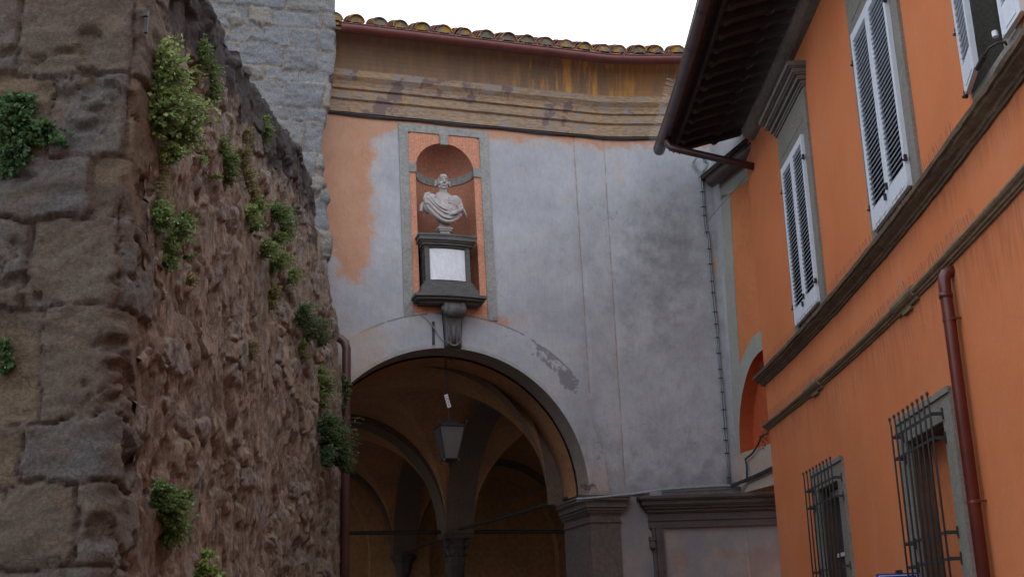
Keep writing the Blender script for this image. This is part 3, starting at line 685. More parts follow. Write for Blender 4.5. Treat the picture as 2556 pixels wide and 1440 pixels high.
# door surround at the lower right
def slabF(m, x0, x1, z0, z1, o0, o1, n=14):
    xs = np.linspace(x0, x1, n); m.sweep([[F(x, z0, o0), F(x, z0, o1), F(x, z1, o1), F(x, z1, o0)] for x in xs], closed=True)
m = MB()
for z0, z1, o_ in ((1.50, 1.535, .05), (1.535, 1.60, .035), (1.60, 1.615, .055), (1.615, 1.71, .04), (1.71, 1.725, .07), (1.725, 1.745, .09), (1.745, 1.765, .075), (1.765, 1.80, .12), (1.80, 1.82, .15), (1.82, 1.88, .17), (1.88, 1.90, .20), (1.90, 1.94, .22)):
    e_ = max(o_ - .05, 0) * .9
    slabF(m, 1.83 - e_, 3.95, z0, z1, -.02, o_)
ds = m.build('door_surround', MAT['doorst'], arc)
m = MB()
for x0, x1, o_ in ((1.87, 1.91, .05), (1.91, 1.925, .03), (1.925, 2.01, .045), (2.01, 2.035, .06)): slabF(m, x0, x1, GZ, 1.50, -.02, o_, 2)
m.build('door_jamb', MAT['doorst'], ds)
m = MB(); m.box(F(1.86, 1.27, .05), (.035, .05, .05)); m.box(F(1.86, 1.35, .05), (.045, .055, .025)); m.build('jamb_scroll', MAT['doorst'], ds)
m = MB()   # ledge clutter: metal box
m.box(F(1.93, 1.975, .12), (.085, .05, .032), [CU, NU, (0, 0, 1)]); tag(m.build('junction_box', MAT['cable']), 'small grey metal box lying on the door cornice beside cables', 'box')
# street-level wall right of the pillar, behind the orange house
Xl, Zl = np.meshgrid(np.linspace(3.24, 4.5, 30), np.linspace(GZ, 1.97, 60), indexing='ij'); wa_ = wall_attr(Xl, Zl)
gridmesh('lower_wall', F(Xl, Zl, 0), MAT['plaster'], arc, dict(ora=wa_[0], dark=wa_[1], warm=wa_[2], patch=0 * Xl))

# --- the short return wall between the arcade front and the orange house
W0 = np.array([3.22, float(fy(3.22)), 0.0]); WD = np.array([.32, -.95, 0.0]); WD /= np.linalg.norm(WD); WN = np.array([-WD[1] * -1, -WD[0], 0.0]); WN = np.array([-.95, -.32, 0.0]); WN /= np.linalg.norm(WN)
def Wp(a, z, o_=0.0): return W0 + WD * a + WN * o_ + np.array([0, 0, z])
def hitW(px, py, o_=0.0):
    p = hit_plane(px, py, W0 + WN * o_, WN); q = p - W0; return float(q @ WD), float(p[2])
aw, zw = np.linspace(0, 1.6, 24), np.linspace(2.0, 8.3, 70)
Ag, Zg = np.meshgrid(aw, zw, indexing='ij')
kp = ~((Ag[:-1, :-1] > .30) & (Zg[:-1, :-1] > 2.2) & (Zg[1:, 1:] < 6.0)) & ~((Zg[:-1, :-1] < 3.9) & (Zg[:-1, :-1] > 1.9) & (Ag[1:, 1:] > .12))
rt = MB()
gridmesh('return_wall', np.array([[Wp(a, z) for z in zw] for a in aw]), MAT['plaster'], arc, dict(ora=.1 + .35 * (Zg < 2.35), dark=0 * Zg + .05, warm=.3 + .3 * (Zg < 3)), keep=kp)
L1 = [hitW(*p) for p in ((1800, 488), (1812, 700), (1826, 930), (1838, 1135))]      # outer edge of the painted band
L2 = [hitW(*p) for p in ((1824, 484), (1835, 700), (1848, 915))]                      # its inner edge, down to the arch
LO = [hitW(*p) for p in ((1848, 915), (1856, 890), (1867, 865), (1880, 843), (1895, 828), (1912, 820))]
LI = [hitW(*p) for p in ((1850, 1131), (1847, 1070), (1849, 1024), (1853, 990), (1858, 966), (1865, 938), (1873, 915), (1882, 897), (1893, 883), (1903, 874), (1914, 868))]
LO.append((1.75, LO[-1][1] + .02)); LI.append((1.75, LI[-1][1] + .02)); fz = L2[0][1]
def resamp(L, n):
    L = np.array(L); d_ = np.r_[0, np.cumsum(np.hypot(*np.diff(L, axis=0).T))]; q = np.linspace(0, d_[-1], n)
    return np.stack([np.interp(q, d_, L[:, 0]), np.interp(q, d_, L[:, 1])], -1)
m = MB()
A1, A2 = resamp(L1[:3], 10), resamp(L2, 10)
for i in range(9): m.quad(Wp(*A1[i], .012), Wp(*A1[i + 1], .012), Wp(*A2[i + 1], .012), Wp(*A2[i], .012)); m.quad(Wp(*A2[i], .012), Wp(*A2[i + 1], .012), Wp(*A2[i + 1], -.02), Wp(*A2[i], -.02)); m.quad(Wp(*A1[i], .012), Wp(*A1[i + 1], .012), Wp(*A1[i + 1], -.02), Wp(*A1[i], -.02))
m.quad(Wp(L1[0][0], fz, .012), Wp(1.7, fz, .012), Wp(1.7, fz + .40, .012), Wp(L1[0][0] - .02, fz + .40, .012)); m.quad(Wp(L2[0][0], fz, .012), Wp(1.7, fz, .012), Wp(1.7, fz, -.02), Wp(L2[0][0], fz, -.02))
wf = m.build('painted_band', MAT['frame2'], arc)
band = MB(); O_, I_ = resamp([L1[3], (L1[3][0] + .02, L1[3][1] + .6)] + [L1[2]] + LO, 40), resamp([LI[0]] + LI, 40)
O_ = np.concatenate([resamp([L1[3], L1[2]], 8), resamp(LO, 32)])
for i in range(39):
    band.quad(Wp(*O_[i], .013), Wp(*I_[i], .013), Wp(*I_[i + 1], .013), Wp(*O_[i + 1], .013))
band.build('arch_band', MAT['frame2'], arc)
band2 = MB(); band2.sweep([[Wp(*p, .013), Wp(*p, -.22)] for p in I_]); band2.build('recess_edge', MAT['orange3'], arc)
bz = LI[0][1]
m = MB(); m.quad(Wp(-.3, bz - .1, -.21), Wp(1.8, bz - .1, -.21), Wp(1.8, 4.6, -.21), Wp(-.3, 4.6, -.21)); m.build('arched_recess', MAT['orange3'], arc)
gridmesh('recess_sill', np.array([[Wp(a, z, .008 if i > 0 else -.21) for i, z in enumerate([bz, bz, 2.3, 2.1, 1.96])] for a in np.linspace(.0, 1.7, 12)]), MAT['plaster'], arc, dict(ora=np.full((12, 5), .35), dark=np.full((12, 5), .1), warm=np.full((12, 5), .7)), smooth=False, flip=True)
m = MB(); U_ = resamp(LO, 30)
for i in range(29): m.quad(Wp(*U_[i], .004), Wp(*U_[i + 1], .004), Wp(U_[i + 1][0], 4.5, .004), Wp(U_[i][0], 4.5, .004))
B2 = resamp([p for p in A2 if p[1] > 4.5] + [(float(np.interp(4.5, A2[::-1, 1], A2[::-1, 0])), 4.5)], 8)
for i in range(7): m.quad(Wp(*B2[i], .004), Wp(*B2[i + 1], .004), Wp(1.7, B2[i + 1][1], .004), Wp(1.7, B2[i][1], .004))
B3 = resamp([(float(np.interp(4.5, A2[::-1, 1], A2[::-1, 0])), 4.5)] + [p for p in A2 if p[1] < 4.5], 6)
for i in range(5): m.quad(Wp(*B3[i], .004), Wp(*B3[i + 1], .004), Wp(LO[0][0] + .001, B3[i + 1][1], .004), Wp(LO[0][0] + .001, B3[i][1], .004))
m.build('orange_panel', MAT['orange2'], arc)
# small eave and gutter of the return
e0, e1 = hitW(1775, 455, .15), hitW(1850, 395, .15)
zg = (e0[1] + e1[1]) / 2
gutter('side_gutter', [(Wp(a, zg + .02, .14), WN) for a in np.linspace(e0[0], 1.6, 8)], .10, MAT['dgutter'], arc)
m = MB(); m.hexa([tuple(Wp(a, z, o_)) for z in (zg + .12, zg + .2) for a, o_ in ((-.1, -.1), (-.1, .2), (1.6, .2), (1.6, -.1))]); m.build('side_eave', MAT['darkwood'], arc)

# ------------------------------------------------------------------ vaulted loggia behind the arch
lg = arc
ZS = 2.0; UL = [-7.46, -3.11, 1.24, 5.59]; WL = [.75, 5.63, 10.6]; HB = .27
def V(u, w_, z):
    sk = .62 * max(0, 1 - (w_ - .75) / 4.88); return P0 + CU * (u + sk) - NU * w_ + np.array([0, 0, z])
def lines(L):
    out = []
    for a, b in zip(L[:-1], L[1:]):
        c, h_ = (a + b) / 2, (b - a) / 2 - HB
        out += [a - HB * 0 + 1e-3 if False else a + HB - .001]
        out += [c - h_ * math.cos(t) for t in np.linspace(0, math.pi, 47)]
        out += [b - HB + .001, b]
    return np.array(sorted(set([L[0]] + out)))
us, ws = lines(UL), lines(WL)
def half(x, L):
    for a, b in zip(L[:-1], L[1:]):
        if a - 1e-6 <= x <= b + 1e-6:
            c, h_ = (a + b) / 2, (b - a) / 2 - HB; t = abs(x - c) / h_
            return (t > 1.0 + 1e-9), math.sqrt(max(0, 1 - min(t, 1) ** 2))
    return True, 0
def zc_(u, w_):
    su, a = half(u, UL); sw, b = half(w_, WL)
    if su and sw: return 1.97
    if su: return ZS + 2.02 * b
    if sw: return ZS + 2.02 * a
    return ZS + 2.02 * max(a, b) + .13
PP = np.array([[V(u, w_, zc_(u, w_)) for w_ in ws] for u in us])
fm = np.zeros((len(us) - 1, len(ws) - 1), bool)
for i in range(len(us) - 1):
    for j in range(len(ws) - 1):
        s1 = [half(us[i], UL)[0], half(us[i + 1], UL)[0]]; s2 = [half(ws[j], WL)[0], half(ws[j + 1], WL)[0]]
        fm[i, j] = any(s1) or any(s2)
kw = np.repeat(((ws[:-1] + ws[1:]) / 2 > 1.0)[None], len(us) - 1, 0)
vm, rm_ = MB(), MB()
ids = np.arange(PP.shape[0] * PP.shape[1]).reshape(PP.shape[:2]); VL = [p for p in PP.reshape(-1, 3)]
def bayc(x, L):
    for a, b in zip(L[:-1], L[1:]):
        if a <= x <= b: return (a + b) / 2
fv, fr_ = [], []
for i in range(len(us) - 1):
    for j in range(len(ws) - 1):
        if not kw[i, j]: continue
        a, b, c_, d_ = ids[i, j], ids[i + 1, j], ids[i + 1, j + 1], ids[i, j + 1]
        um, wm = (us[i] + us[i + 1]) / 2, (ws[j] + ws[j + 1]) / 2
        sg = (um - bayc(um, UL)) * (wm - bayc(wm, WL))
        t_ = [(a, c_, b), (a, d_, c_)] if sg > 0 else [(a, d_, b), (b, d_, c_)]
        (fr_ if fm[i, j] else fv).extend(t_)
vm.v, vm.f, vm.n = VL, [tuple(int(q) for q in t) for t in fv], len(VL); rm_.v, rm_.f, rm_.n = VL, [tuple(int(q) for q in t) for t in fr_], len(VL)
vm.build('vault', MAT['vault'], arc); rm_.build('vault_ribs', MAT['rib'], arc)
# loggia walls with blind arches
bw = MB()
def lun(uc, rr_, top, wdep, rec=.30, z0=GZ, zs=2.0, u_a=-7.4, u_b=5.6):
    n_ = 24; t_ = np.linspace(0, math.pi, n_)
    pts = [(uc + rr_ * math.cos(t), zs + (top - zs) * math.sin(t)) for t in t_]
    for (a, b) in zip(pts[:-1], pts[1:]):
        bw.quad(V(a[0], wdep, a[1]), V(b[0], wdep, b[1]), V(b[0], wdep, 5.2), V(a[0], wdep, 5.2))
        bw.quad(V(a[0], wdep, a[1]), V(a[0], wdep + rec, a[1]), V(b[0], wdep + rec, b[1]), V(b[0], wdep, b[1]))
    for sg in (1, -1): bw.quad(V(uc + sg * rr_, wdep, z0), V(uc + sg * rr_, wdep + rec, z0), V(uc + sg * rr_, wdep + rec, zs), V(uc + sg * rr_, wdep, zs))
    bw.quad(V(uc - rr_, wdep + rec, z0), V(uc + rr_, wdep + rec, z0), V(uc + rr_, wdep + rec, top + .1), V(uc - rr_, wdep + rec, top + .1))
    return uc - rr_, uc + rr_
spans = [lun(-5.3, 1.5, 3.6, 10.6), lun(-.95, 1.45, 3.75, 10.6), lun(3.4, 1.55, 3.75, 10.6)]
ed = [-7.6] + [v_ for s_ in spans for v_ in s_] + [5.9]
for a, b in zip(ed[::2], ed[1::2]): bw.quad(V(a, 10.6, GZ), V(b, 10.6, GZ), V(b, 10.6, 5.2), V(a, 10.6, 5.2))
bw.quad(V(5.62, .3, GZ), V(5.62, 11, GZ), V(5.62, 11, 5.2), V(5.62, .3, 5.2))
bw.build('loggia_wall', MAT['inwall'], arc)
m = MB(); m.hexa([tuple(V(u, w_, z)) for z in (4.35, 4.5) for u, w_ in ((-7.8, .1), (5.9, .1), (5.9, 11.4), (-7.8, 11.4))]); m.build('upper_floor', MAT['inwall'], arc)
for (u, w_) in ((1.24, 10.6), (-3.11, 10.6), (5.59, 5.63)):
    m = MB()
    pr = [(.03, 1.25), (.12, 1.45), (.17, 1.62), (.22, 1.80), (.30, 1.90), (.32, 1.98)]
    m.lathe([(r, z) for r, z in pr], V(u, w_ - .0, 0), 8)
    m.build('wall_corbel', MAT['column'], arc)
def corinth(u, w_, label):
    t = thing('stone_column', label, 'column', V(u, w_, GZ))
    c = V(u, w_, 0); m = MB(); m.lathe([(.21, GZ), (.21, GZ + .12), (.18, GZ + .16), (.18, .2), (.165, 1.40), (.19, 1.41), (.19, 1.45), (.17, 1.46)], c, 20); m.build('shaft', MAT['column'], t, True)
    m = MB(); m.lathe([(.165, 1.46), (.16, 1.6), (.19, 1.8), (.25, 1.88)], c, 16)
    for rw, z0, hh, ro in ((0, 1.47, .17, .20), (1, 1.58, .22, .235)):
        for k in range(8):
            a = 2 * math.pi * (k + .5 * rw) / 8; d_ = CU * math.cos(a) + NU * math.sin(a); s_ = -CU * math.sin(a) + NU * math.cos(a)
            rows = []
            for q in np.linspace(0, 1, 7):
                r = .165 + (ro - .165) * q ** 2 + (.04 * math.sin(q * math.pi) if q > .6 else 0); z = z0 + hh * (q if q < .85 else .85 - (q - .85) * .8); wd = .055 * (1 - q * .35) * (1 + .25 * math.sin(q * 22))
                rows.append([c + d_ * r + s_ * wd + [0, 0, z], c + d_ * (r + .02) + [0, 0, z], c + d_ * r - s_ * wd + [0, 0, z]])
            m.sweep(rows)
    for k in range(4):
        a = math.pi / 4 + k * math.pi / 2; d_ = CU * math.cos(a) + NU * math.sin(a); s_ = -CU * math.sin(a) + NU * math.cos(a)
        m.tube([c + d_ * (.26 + .045 * math.cos(q)) + [0, 0, 1.80 + .045 * math.sin(q)] for q in np.linspace(0, 6, 10)], .018, 5)
    m.hexa([tuple(c + CU * i + NU * j + [0, 0, z]) for z in (1.88, 1.965) for i, j in ((-.27, -.27), (.27, -.27), (.27, .27), (-.27, .27))])
    m.build('capital', MAT['column'], t)
corinth(1.24, 5.63, 'dark stone column with leafy capital in the middle of the archway, behind the lantern')
corinth(-3.11, 5.63, 'dark stone column with leafy capital at the left inside the archway, beside the brown downpipe')
def tie(a, b, z, lab, dz=0):
    m = MB(); p, q = V(*a, z), V(*b, z + dz); m.tube([p, (p + q) / 2 - np.array([0, 0, .015]), q], .034, 6)
    tag(m.build('tie_rod', MAT['tie']), lab, 'tie rod', 'iron tie rods across the loggia')
tie((1.24, 5.63), (1.24, .75), 2.05, 'iron tie rod sloping up from the middle capital to the right pillar')
tie((1.24, 5.63), (5.59, 5.63), 2.02, 'iron tie rod running level from the middle capital to the right')
tie((1.24, 5.63), (-3.11, 5.63), 2.02, 'iron tie rod from the middle capital to the left capital')
tie((-3.11, 5.63), (-3.11, .75), 2.05, 'iron tie rod from the left capital towards the street')
tie((1.24, 5.63), (1.24, 10.6), 2.02, 'iron tie rod going back from the middle capital to the rear wall')
tie((-3.11, 5.63), (-3.11, 10.6), 2.02, 'iron tie rod going back from the left capital to the rear wall')

# ------------------------------------------------------------------ niche contents
BX = np.array([CU, NU, [0, 0, 1.0]])
pd = thing('bust_pedestal', 'dark stone pedestal with blank white marble plaque standing in the niche', 'pedestal', NL(NC, 4.78, .0))
def pslab(m, hw, z0, z1, of, ob=-.30, bow=.03):
    n_ = 9; rows = []
    for i in range(n_):
        q = -1 + 2 * i / (n_ - 1); u = NC - .055 + hw * q; b_ = bow * (1 - q * q)
        rows.append([NL(u, z0, ob), NL(u, z0, of + b_), NL(u, z1, of + b_), NL(u, z1, ob)])
    m.sweep(rows, closed=True)
m = MB()
for hw, z0, z1, of in ((.435, 4.785, 4.83, .25), (.42, 4.83, 4.88, .235), (.40, 4.88, 4.93, .205), (.375, 4.93, 4.965, .18), (.36, 4.965, 5.0, .165)): pslab(m, hw, z0, z1, of)
m.build('base', MAT['darkstone'], pd)
m = MB(); pslab(m, .335, 5.0, 5.52, .13)
for sg in (-1, 1): 
    u = NC - .055 + sg * .30
    m.hexa([tuple(NL(uu, z, o_)) for z in (5.0, 5.52) for uu, o_ in ((u - .035, .16), (u + .035, .16), (u + .035, .05), (u - .035, .05))])
bd = m.build('block', MAT['darkstone'], pd)
m = MB(); n_ = 9; rows = []
for i in range(n_):
    q = -1 + 2 * i / (n_ - 1); u = NC - .055 + .262 * q; b_ = .03 * (1 - q * q)
    rows.append([NL(u, 5.03, .12), NL(u, 5.03, .145 + b_), NL(u, 5.50, .145 + b_), NL(u, 5.50, .12)])
m.sweep(rows, closed=True); m.build('plaque', MAT['marble'], pd)
m = MB()
for hw, z0, z1, of in ((.345, 5.52, 5.55, .155), (.375, 5.55, 5.585, .19), (.40, 5.585, 5.61, .215), (.425, 5.61, 5.67, .24), (.44, 5.67, 5.70, .25)): pslab(m, hw, z0, z1, of)
m.build('cornice', MAT['darkstone'], pd)
sh = thing('stone_bracket', 'grey stone shelf on a carved scroll bracket above the archway', 'bracket', NL(NC, 4.08, 0))
m = MB(); pslab(m, .50, 4.70, 4.735, .27, -.02, .05); pslab(m, .525, 4.735, 4.775, .31, -.02, .05); pslab(m, .44, 4.66, 4.70, .20, -.02, .04); m.build('shelf', MAT['darkstone'], sh)
m = MB(); cu = NC + .03 - .023 * 0
def CP(u, o_, z): return NL(cu + u - .03, z, o_)
prof = [(0, 4.06), (.05, 4.05), (.10, 4.07), (.12, 4.13), (.115, 4.22), (.12, 4.33), (.15, 4.42), (.20, 4.48), (.26, 4.53), (.285, 4.60), (.27, 4.67), (.2, 4.70), (0, 4.70)]
rows = []
for u, sc in ((-.145, .86), (-.14, .97), (-.105, 1), (-.095, .9), (.095, .9), (.105, 1), (.14, .97), (.145, .86)):
    rows.append([CP(u * (1.0 if z > 4.45 else .82 + .0 * z), o_ * sc, z) for o_, z in prof])
m.sweep(rows, closed=True)
for sg in (-1, 1): m.tube([CP(sg * .12 + dx, .19, 4.585) for dx in (-.035, .035)], .095, 16); m.tube([CP(sg * .15 + dx, .19, 4.585) for dx in (-.03, .03)], .045, 12)
m.tube([CP(dx, .17, 4.585) for dx in (-.11, .11)], .115, 18)
m.tube([CP(.075 * math.cos(a), .115, 4.13 + .06 * math.sin(a)) for a in np.linspace(math.pi, 2 * math.pi, 12)] , .014, 6)
for u in (-.075, .075): m.tube([CP(u, .112, 4.12), CP(u, .125, 4.36)], .013, 6)
m.tube([CP(0, .105, 4.12), CP(0, .12, 4.36)], .03, 8)
m.build('scroll', MAT['console'], sh, True)

# bust: one continuous carved figure
bt = thing('portrait_bust', 'pale marble bust of a man in draped cloak and buttoned coat in the niche', 'bust', NL(NC - .05, 5.70, .0))
def B(u, o_, z):
    k = float(sst(.50, .58, z)); return NL(NC - .05 + u * (1.07 + .14 * k), 5.85 + 1.1 * z + .085 * (1 - float(sst(.40, .53, z))), .0 + o_ * (1.05 + .08 * k))      # z measured from the top of the socle
bm = MB()
def E_(u, o_, z, ru, ro, rz, n=16, mm=10, tilt=None): bm.ellip(B(u, o_, z), (ru, ro, rz), BX if tilt is None else tilt, n, mm)
E_(0, .02, .27, .20, .13, .21); E_(-.17, .0, .33, .10, .10, .12); E_(.17, .0, .33, .10, .10, .12); E_(0, .05, .18, .20, .13, .14)
E_(-.22, -.01, .26, .075, .09, .12); E_(.22, -.01, .26, .075, .09, .12); E_(0, .03, .10, .13, .10, .10)
E_(0, .0, .43, .12, .08, .06)
bm.tube([B(0, .0, .40), B(0, .01, .47), B(0, .02, .54), B(0, .03, .58)], [.095, .068, .062, .06], 16)
E_(0, .02, .68, .082, .098, .115, 24, 18)                           # skull
E_(0, .055, .635, .066, .065, .085, 20, 14)                         # face
E_(0, .075, .578, .036, .034, .022); E_(0, .045, .60, .058, .055, .05)                                # chin
E_(0, .082, .745, .060, .03, .040); bm.tube([B(-.058, .086, .705), B(-.03, .112, .716), B(-.006, .115, .706), B(.006, .115, .706), B(.03, .112, .716), B(.058, .086, .705)], .0075, 8)                                 # brow
for s_ in (-1, 1):
    E_(s_ * .031, .097, .686, .017, .014, .010); E_(s_ * .043, .078, .645, .022, .03, .026)
    E_(s_ * .084, .015, .655, .020, .034, .024); E_(s_ * .092, .015, .628, .018, .034, .018); E_(s_ * .085, .0, .68, .02, .05, .04); E_(s_ * .05, .05, .595, .02, .03, .02)
bm.tube([B(0, .108, .70), B(0, .122, .67), B(0, .137, .646)], [.009, .012, .017], 8); E_(-.012, .118, .642, .010, .012, .008); E_(.012, .118, .642, .010, .012, .008)
E_(0, .112, .618, .023, .012, .005); E_(0, .109, .605, .018, .012, .006)
def fold(pts, r, n=8): bm.tube([B(*p) for p in pts], r, n)
def arcf(p0, p1, sag, o0, r0, k=12, lift=.0):
    pts = []
    for q in np.linspace(0, 1, k):
        u = p0[0] + (p1[0] - p0[0]) * q; z = p0[1] + (p1[1] - p0[1]) * q - sag * math.sin(math.pi * q)
        o_ = o0 + .10 * math.sin(math.pi * q) + lift; pts.append((u, o_, z))
    rr_ = [r0 * (.7 + .5 * math.sin(math.pi * q)) for q in np.linspace(0, 1, k)]; fold(pts, rr_)
arcf((-.25, .40), (.22, .21), .16, .04, .030); arcf((-.27, .36), (.24, .17), .19, .04, .030); arcf((-.28, .30), (.25, .16), .22, .03, .028)
arcf((-.22, .42), (.10, .17), .10, .05, .022); arcf((-.25, .22), (.22, .13), .16, .01, .026); arcf((-.06, .10), (.25, .21), .045, .06, .024); arcf((.0, .13), (.27, .24), .04, .05, .02)
fold([(-.19, .04, .44), (-.25, .05, .40), (-.27, .06, .33), (-.25, .07, .26)], [.03, .034, .03, .02]); fold([(-.26, .02, .33), (-.31, .02, .24), (-.32, .02, .17), (-.29, .0, .15)], [.02, .03, .028, .014])
fold([(.18, .03, .42), (.235, .03, .37), (.25, .04, .28), (.29, .02, .18), (.33, .0, .13)], [.02, .028, .03, .026, .012]); fold([(.24, .05, .24), (.29, .04, .20), (.32, .03, .15)], [.018, .022, .01])
fold([(-.06, .07, .46), (-.12, .10, .38), (-.06, .13, .28), (-.0, .15, .20)], .012); fold([(.05, .08, .46), (.075, .13, .36), (.08, .15, .26), (.085, .15, .18)], .009)
for k in range(7): E_(.028 + .004 * k + .008 * (k % 2), .085 + .014 * k * .9 if k < 5 else .145, .455 - .036 * k, .015, .014, .013, 8, 6)
bm.tube([B(0, .012, .475), B(0, .012, .492)], [.078, .075], 18)
arcf((-.24, .36), (.20, .19), .155, .075, .010); arcf((-.25, .31), (.22, .16), .185, .07, .010); arcf((-.26, .26), (.22, .14), .20, .055, .010); arcf((-.20, .34), (.12, .20), .10, .085, .009)
for k in range(6): fold([(.12 + .018 * k, .09 - .008 * k, .40 - .008 * k), (.13 + .02 * k, .11 - .01 * k, .28), (.12 + .02 * k, .10 - .008 * k, .20)], .006)
ob = bm.build('figure', MAT['bust'], bt, True)
rmf = ob.modifiers.new('r', 'REMESH'); rmf.mode = 'VOXEL'; rmf.voxel_size = .005; rmf.use_smooth_shade = True
smf = ob.modifiers.new('s', 'SMOOTH'); smf.factor = .5; smf.iterations = 1
m = MB(); c = B(0, 0, 0)
for hw, z0, z1 in ((.115, -.15, -.115), (.10, -.115, -.10), (.075, -.10, -.03), (.095, -.03, -.005), (.11, -.005, .02), (.085, .02, .05), (.07, .05, .17)): m.box(NL(NC - .05, 5.85 + (z0 + z1) / 2, 0), (hw, hw * .8, (z1 - z0) / 2), BX)
m.build('socle', MAT['bust'], bt)
# bird netting over the niche
m = MB(); rs = random.Random(3)
for i in range(30):
    u = fi[0] + (fi[1] - fi[0]) * i / 29; ph_ = rs.random() * 6
    m.tube([NL(u + .006 * math.sin(z * 5 + ph_), z, .035 + .25 * sst(6.1, 5.5, z)) for z in np.linspace(5.3 if abs(u - NC) > .42 else 5.75, 7.37, 14)], .0008, 3, False)
for i in range(56):
    z = 5.3 + 2.07 * i / 55
    if z < 5.75: continue
    m.tube([NL(u, z + .005 * math.sin(u * 14 + i), .035 + .25 * sst(6.1, 5.5, z)) for u in np.linspace(fi[0], fi[1], 12)], .0008, 3, False)
tag(m.build('bird_net', MAT['net']), 'fine wire bird netting stretched over the bust niche', 'netting')
# iron bar and wire left of the scroll bracket
m = MB(); m.box(NL(-.44, 4.27, .02), (.018, .012, .17), BX); m.box(NL(-.44, 4.33, .035), (.012, .012, .02), BX); tag(m.build('iron_plate', MAT['iron']), 'narrow rusty iron strip on the wall left of the scroll bracket', 'iron strip')
m = MB(); m.tube([NL(-.62, 4.53, .02), NL(-.52, 4.46, .03), NL(-.44, 4.35, .05), NL(-.36, 4.22, .04), NL(-.25, 4.10, .06), NL(-.17, 4.07, .05)], .008, 6); tag(m.build('loose_wire', MAT['cable']), 'loose grey wire sagging across the wall beside the scroll bracket', 'wire')

# ------------------------------------------------------------------ lantern
LP = np.array([-.98, 16.42, 2.55])
ln = thing('hanging_lantern', 'black tapered glass street lantern hanging in the archway', 'lantern', (LP[0], LP[1], 2.42))
ya = math.radians(17); lu = np.array([math.cos(ya), math.sin(ya), 0]); lv = np.array([-math.sin(ya), math.cos(ya), 0])
def LQ(i, j, z): return LP + lu * i + lv * j + np.array([0, 0, z])
wt, wb, ht = .185, .095, .46
m = MB()
for i, j in ((-1, -1), (1, -1), (1, 1), (-1, 1)):
    m.tube([LQ(i * wb, j * wb, 0), LQ(i * wt, j * wt, ht)], .012, 4)
    m.tube([LQ(i * wt, j * wt, ht), LQ(i * (wt + .025), j * (wt + .025), ht + .04), LQ(i * (wt + .02), j * (wt + .02), ht + .085)], [.012, .008, .003], 5)
    m.tube([LQ(i * wb, j * wb, 0), LQ(i * (wb + .02), j * (wb + .02), -.04), LQ(i * wb, j * wb, -.055)], [.012, .010, .006], 5)
for s_, z in ((wt, ht), (wb, 0)):
    for a, b in (((-1, -1), (1, -1)), ((1, -1), (1, 1)), ((1, 1), (-1, 1)), ((-1, 1), (-1, -1))): m.tube([LQ(a[0] * s_, a[1] * s_, z), LQ(b[0] * s_, b[1] * s_, z)], .013, 4)
m.build('frame', MAT['blackmetal'], ln)
m = MB()
for a, b in (((-1, -1), (1, -1)), ((1, -1), (1, 1)), ((1, 1), (-1, 1)), ((-1, 1), (-1, -1))):
    m.quad(LQ(a[0] * wb, a[1] * wb, .01), LQ(b[0] * wb, b[1] * wb, .01), LQ(b[0] * wt, b[1] * wt, ht - .01), LQ(a[0] * wt, a[1] * wt, ht - .01))
m.build('pane', MAT['lglass'], ln)
m = MB(); rws = []
for s_, z in ((wt + .015, ht), (wt * .93, ht + .02), (wt * .7, ht + .055), (wt * .35, ht + .085), (.03, ht + .10), (.02, ht + .13)):
    rws.append([LQ(i * s_, j * s_, z) for i, j in ((-1, -1), (0, -1), (1, -1), (1, 0), (1, 1), (0, 1), (-1, 1), (-1, 0))])
m.sweep(rws, closed=True); m.build('roof', MAT['blackmetal'], ln, True)
m = MB(); m.lathe([(.001, -.13), (.014, -.12), (.012, -.07), (.03, -.05), (.07, -.03), (.09, 0)], LP, 12, np.array([lu, lv, [0, 0, 1]])); m.build('finial', MAT['blackmetal'], ln, True)
m = MB(); m.tube([LQ(0, 0, ht + .1), LQ(-.01, 0, ht + .35), LQ(-.03, .0, ht + .6), LQ(-.035, .02, 1.52)], .007, 6)
rs = random.Random(5)
for k in range(26):
    z = ht + .42 + k * .024; m.tube([LQ(-.02 + .012 * math.cos(k), .012 * math.sin(k), z), LQ(-.02 - .012 * math.cos(k), -.012 * math.sin(k), z + .02)], .005, 4)
m.build('suspension_cable', MAT['cabled'], ln)
m = MB(); m.tube([LQ(-.04, .02, 1.50), LQ(.06, .0, 1.46), LQ(.10, .0, 1.50), LQ(.04, .0, 1.53)], .009, 6); m.tube([LQ(-.3, .1, 1.55), LQ(0, 0, 1.53), LQ(.3, .05, 1.50)], .014, 6); m.build('hook_bar', MAT['cabled'], ln)
# number tag
tg = thing('number_tag', 'small white tag with black letters clipped to the lantern cable', 'tag', LQ(-.03, -.03, .80))
ta = math.radians(-76); tx = np.array([math.cos(ta), 0, math.sin(ta)]); tz = np.array([-math.sin(ta), 0, math.cos(ta)]); tc = LQ(-.025, -.035, .845)
m = MB(); m.box(tc, (.098, .004, .026), [tx, [0, 1, 0], tz]); m.build('plate', MAT['white'], tg)
fc = bpy.data.curves.new('t', 'FONT'); fc.body = 'ND64'; fc.size = .055; fc.extrude = .0008; fc.align_x = 'CENTER'; fc.align_y = 'CENTER'
fo_ = bpy.data.objects.new('t', fc); C.objects.link(fo_)
dg = bpy.context.evaluated_depsgraph_get(); me = bpy.data.meshes.new_from_object(fo_.evaluated_get(dg)); bpy.data.objects.remove(fo_)
m = MB(); vv = [tc + tx * v.co.x * 1.15 + tz * v.co.y + np.array([0, -.0055 - v.co.z, 0]) for v in me.vertices]
m.add(vv, [tuple(p.vertices) for p in me.polygons]); m.build('lettering', MAT['ink'], tg)

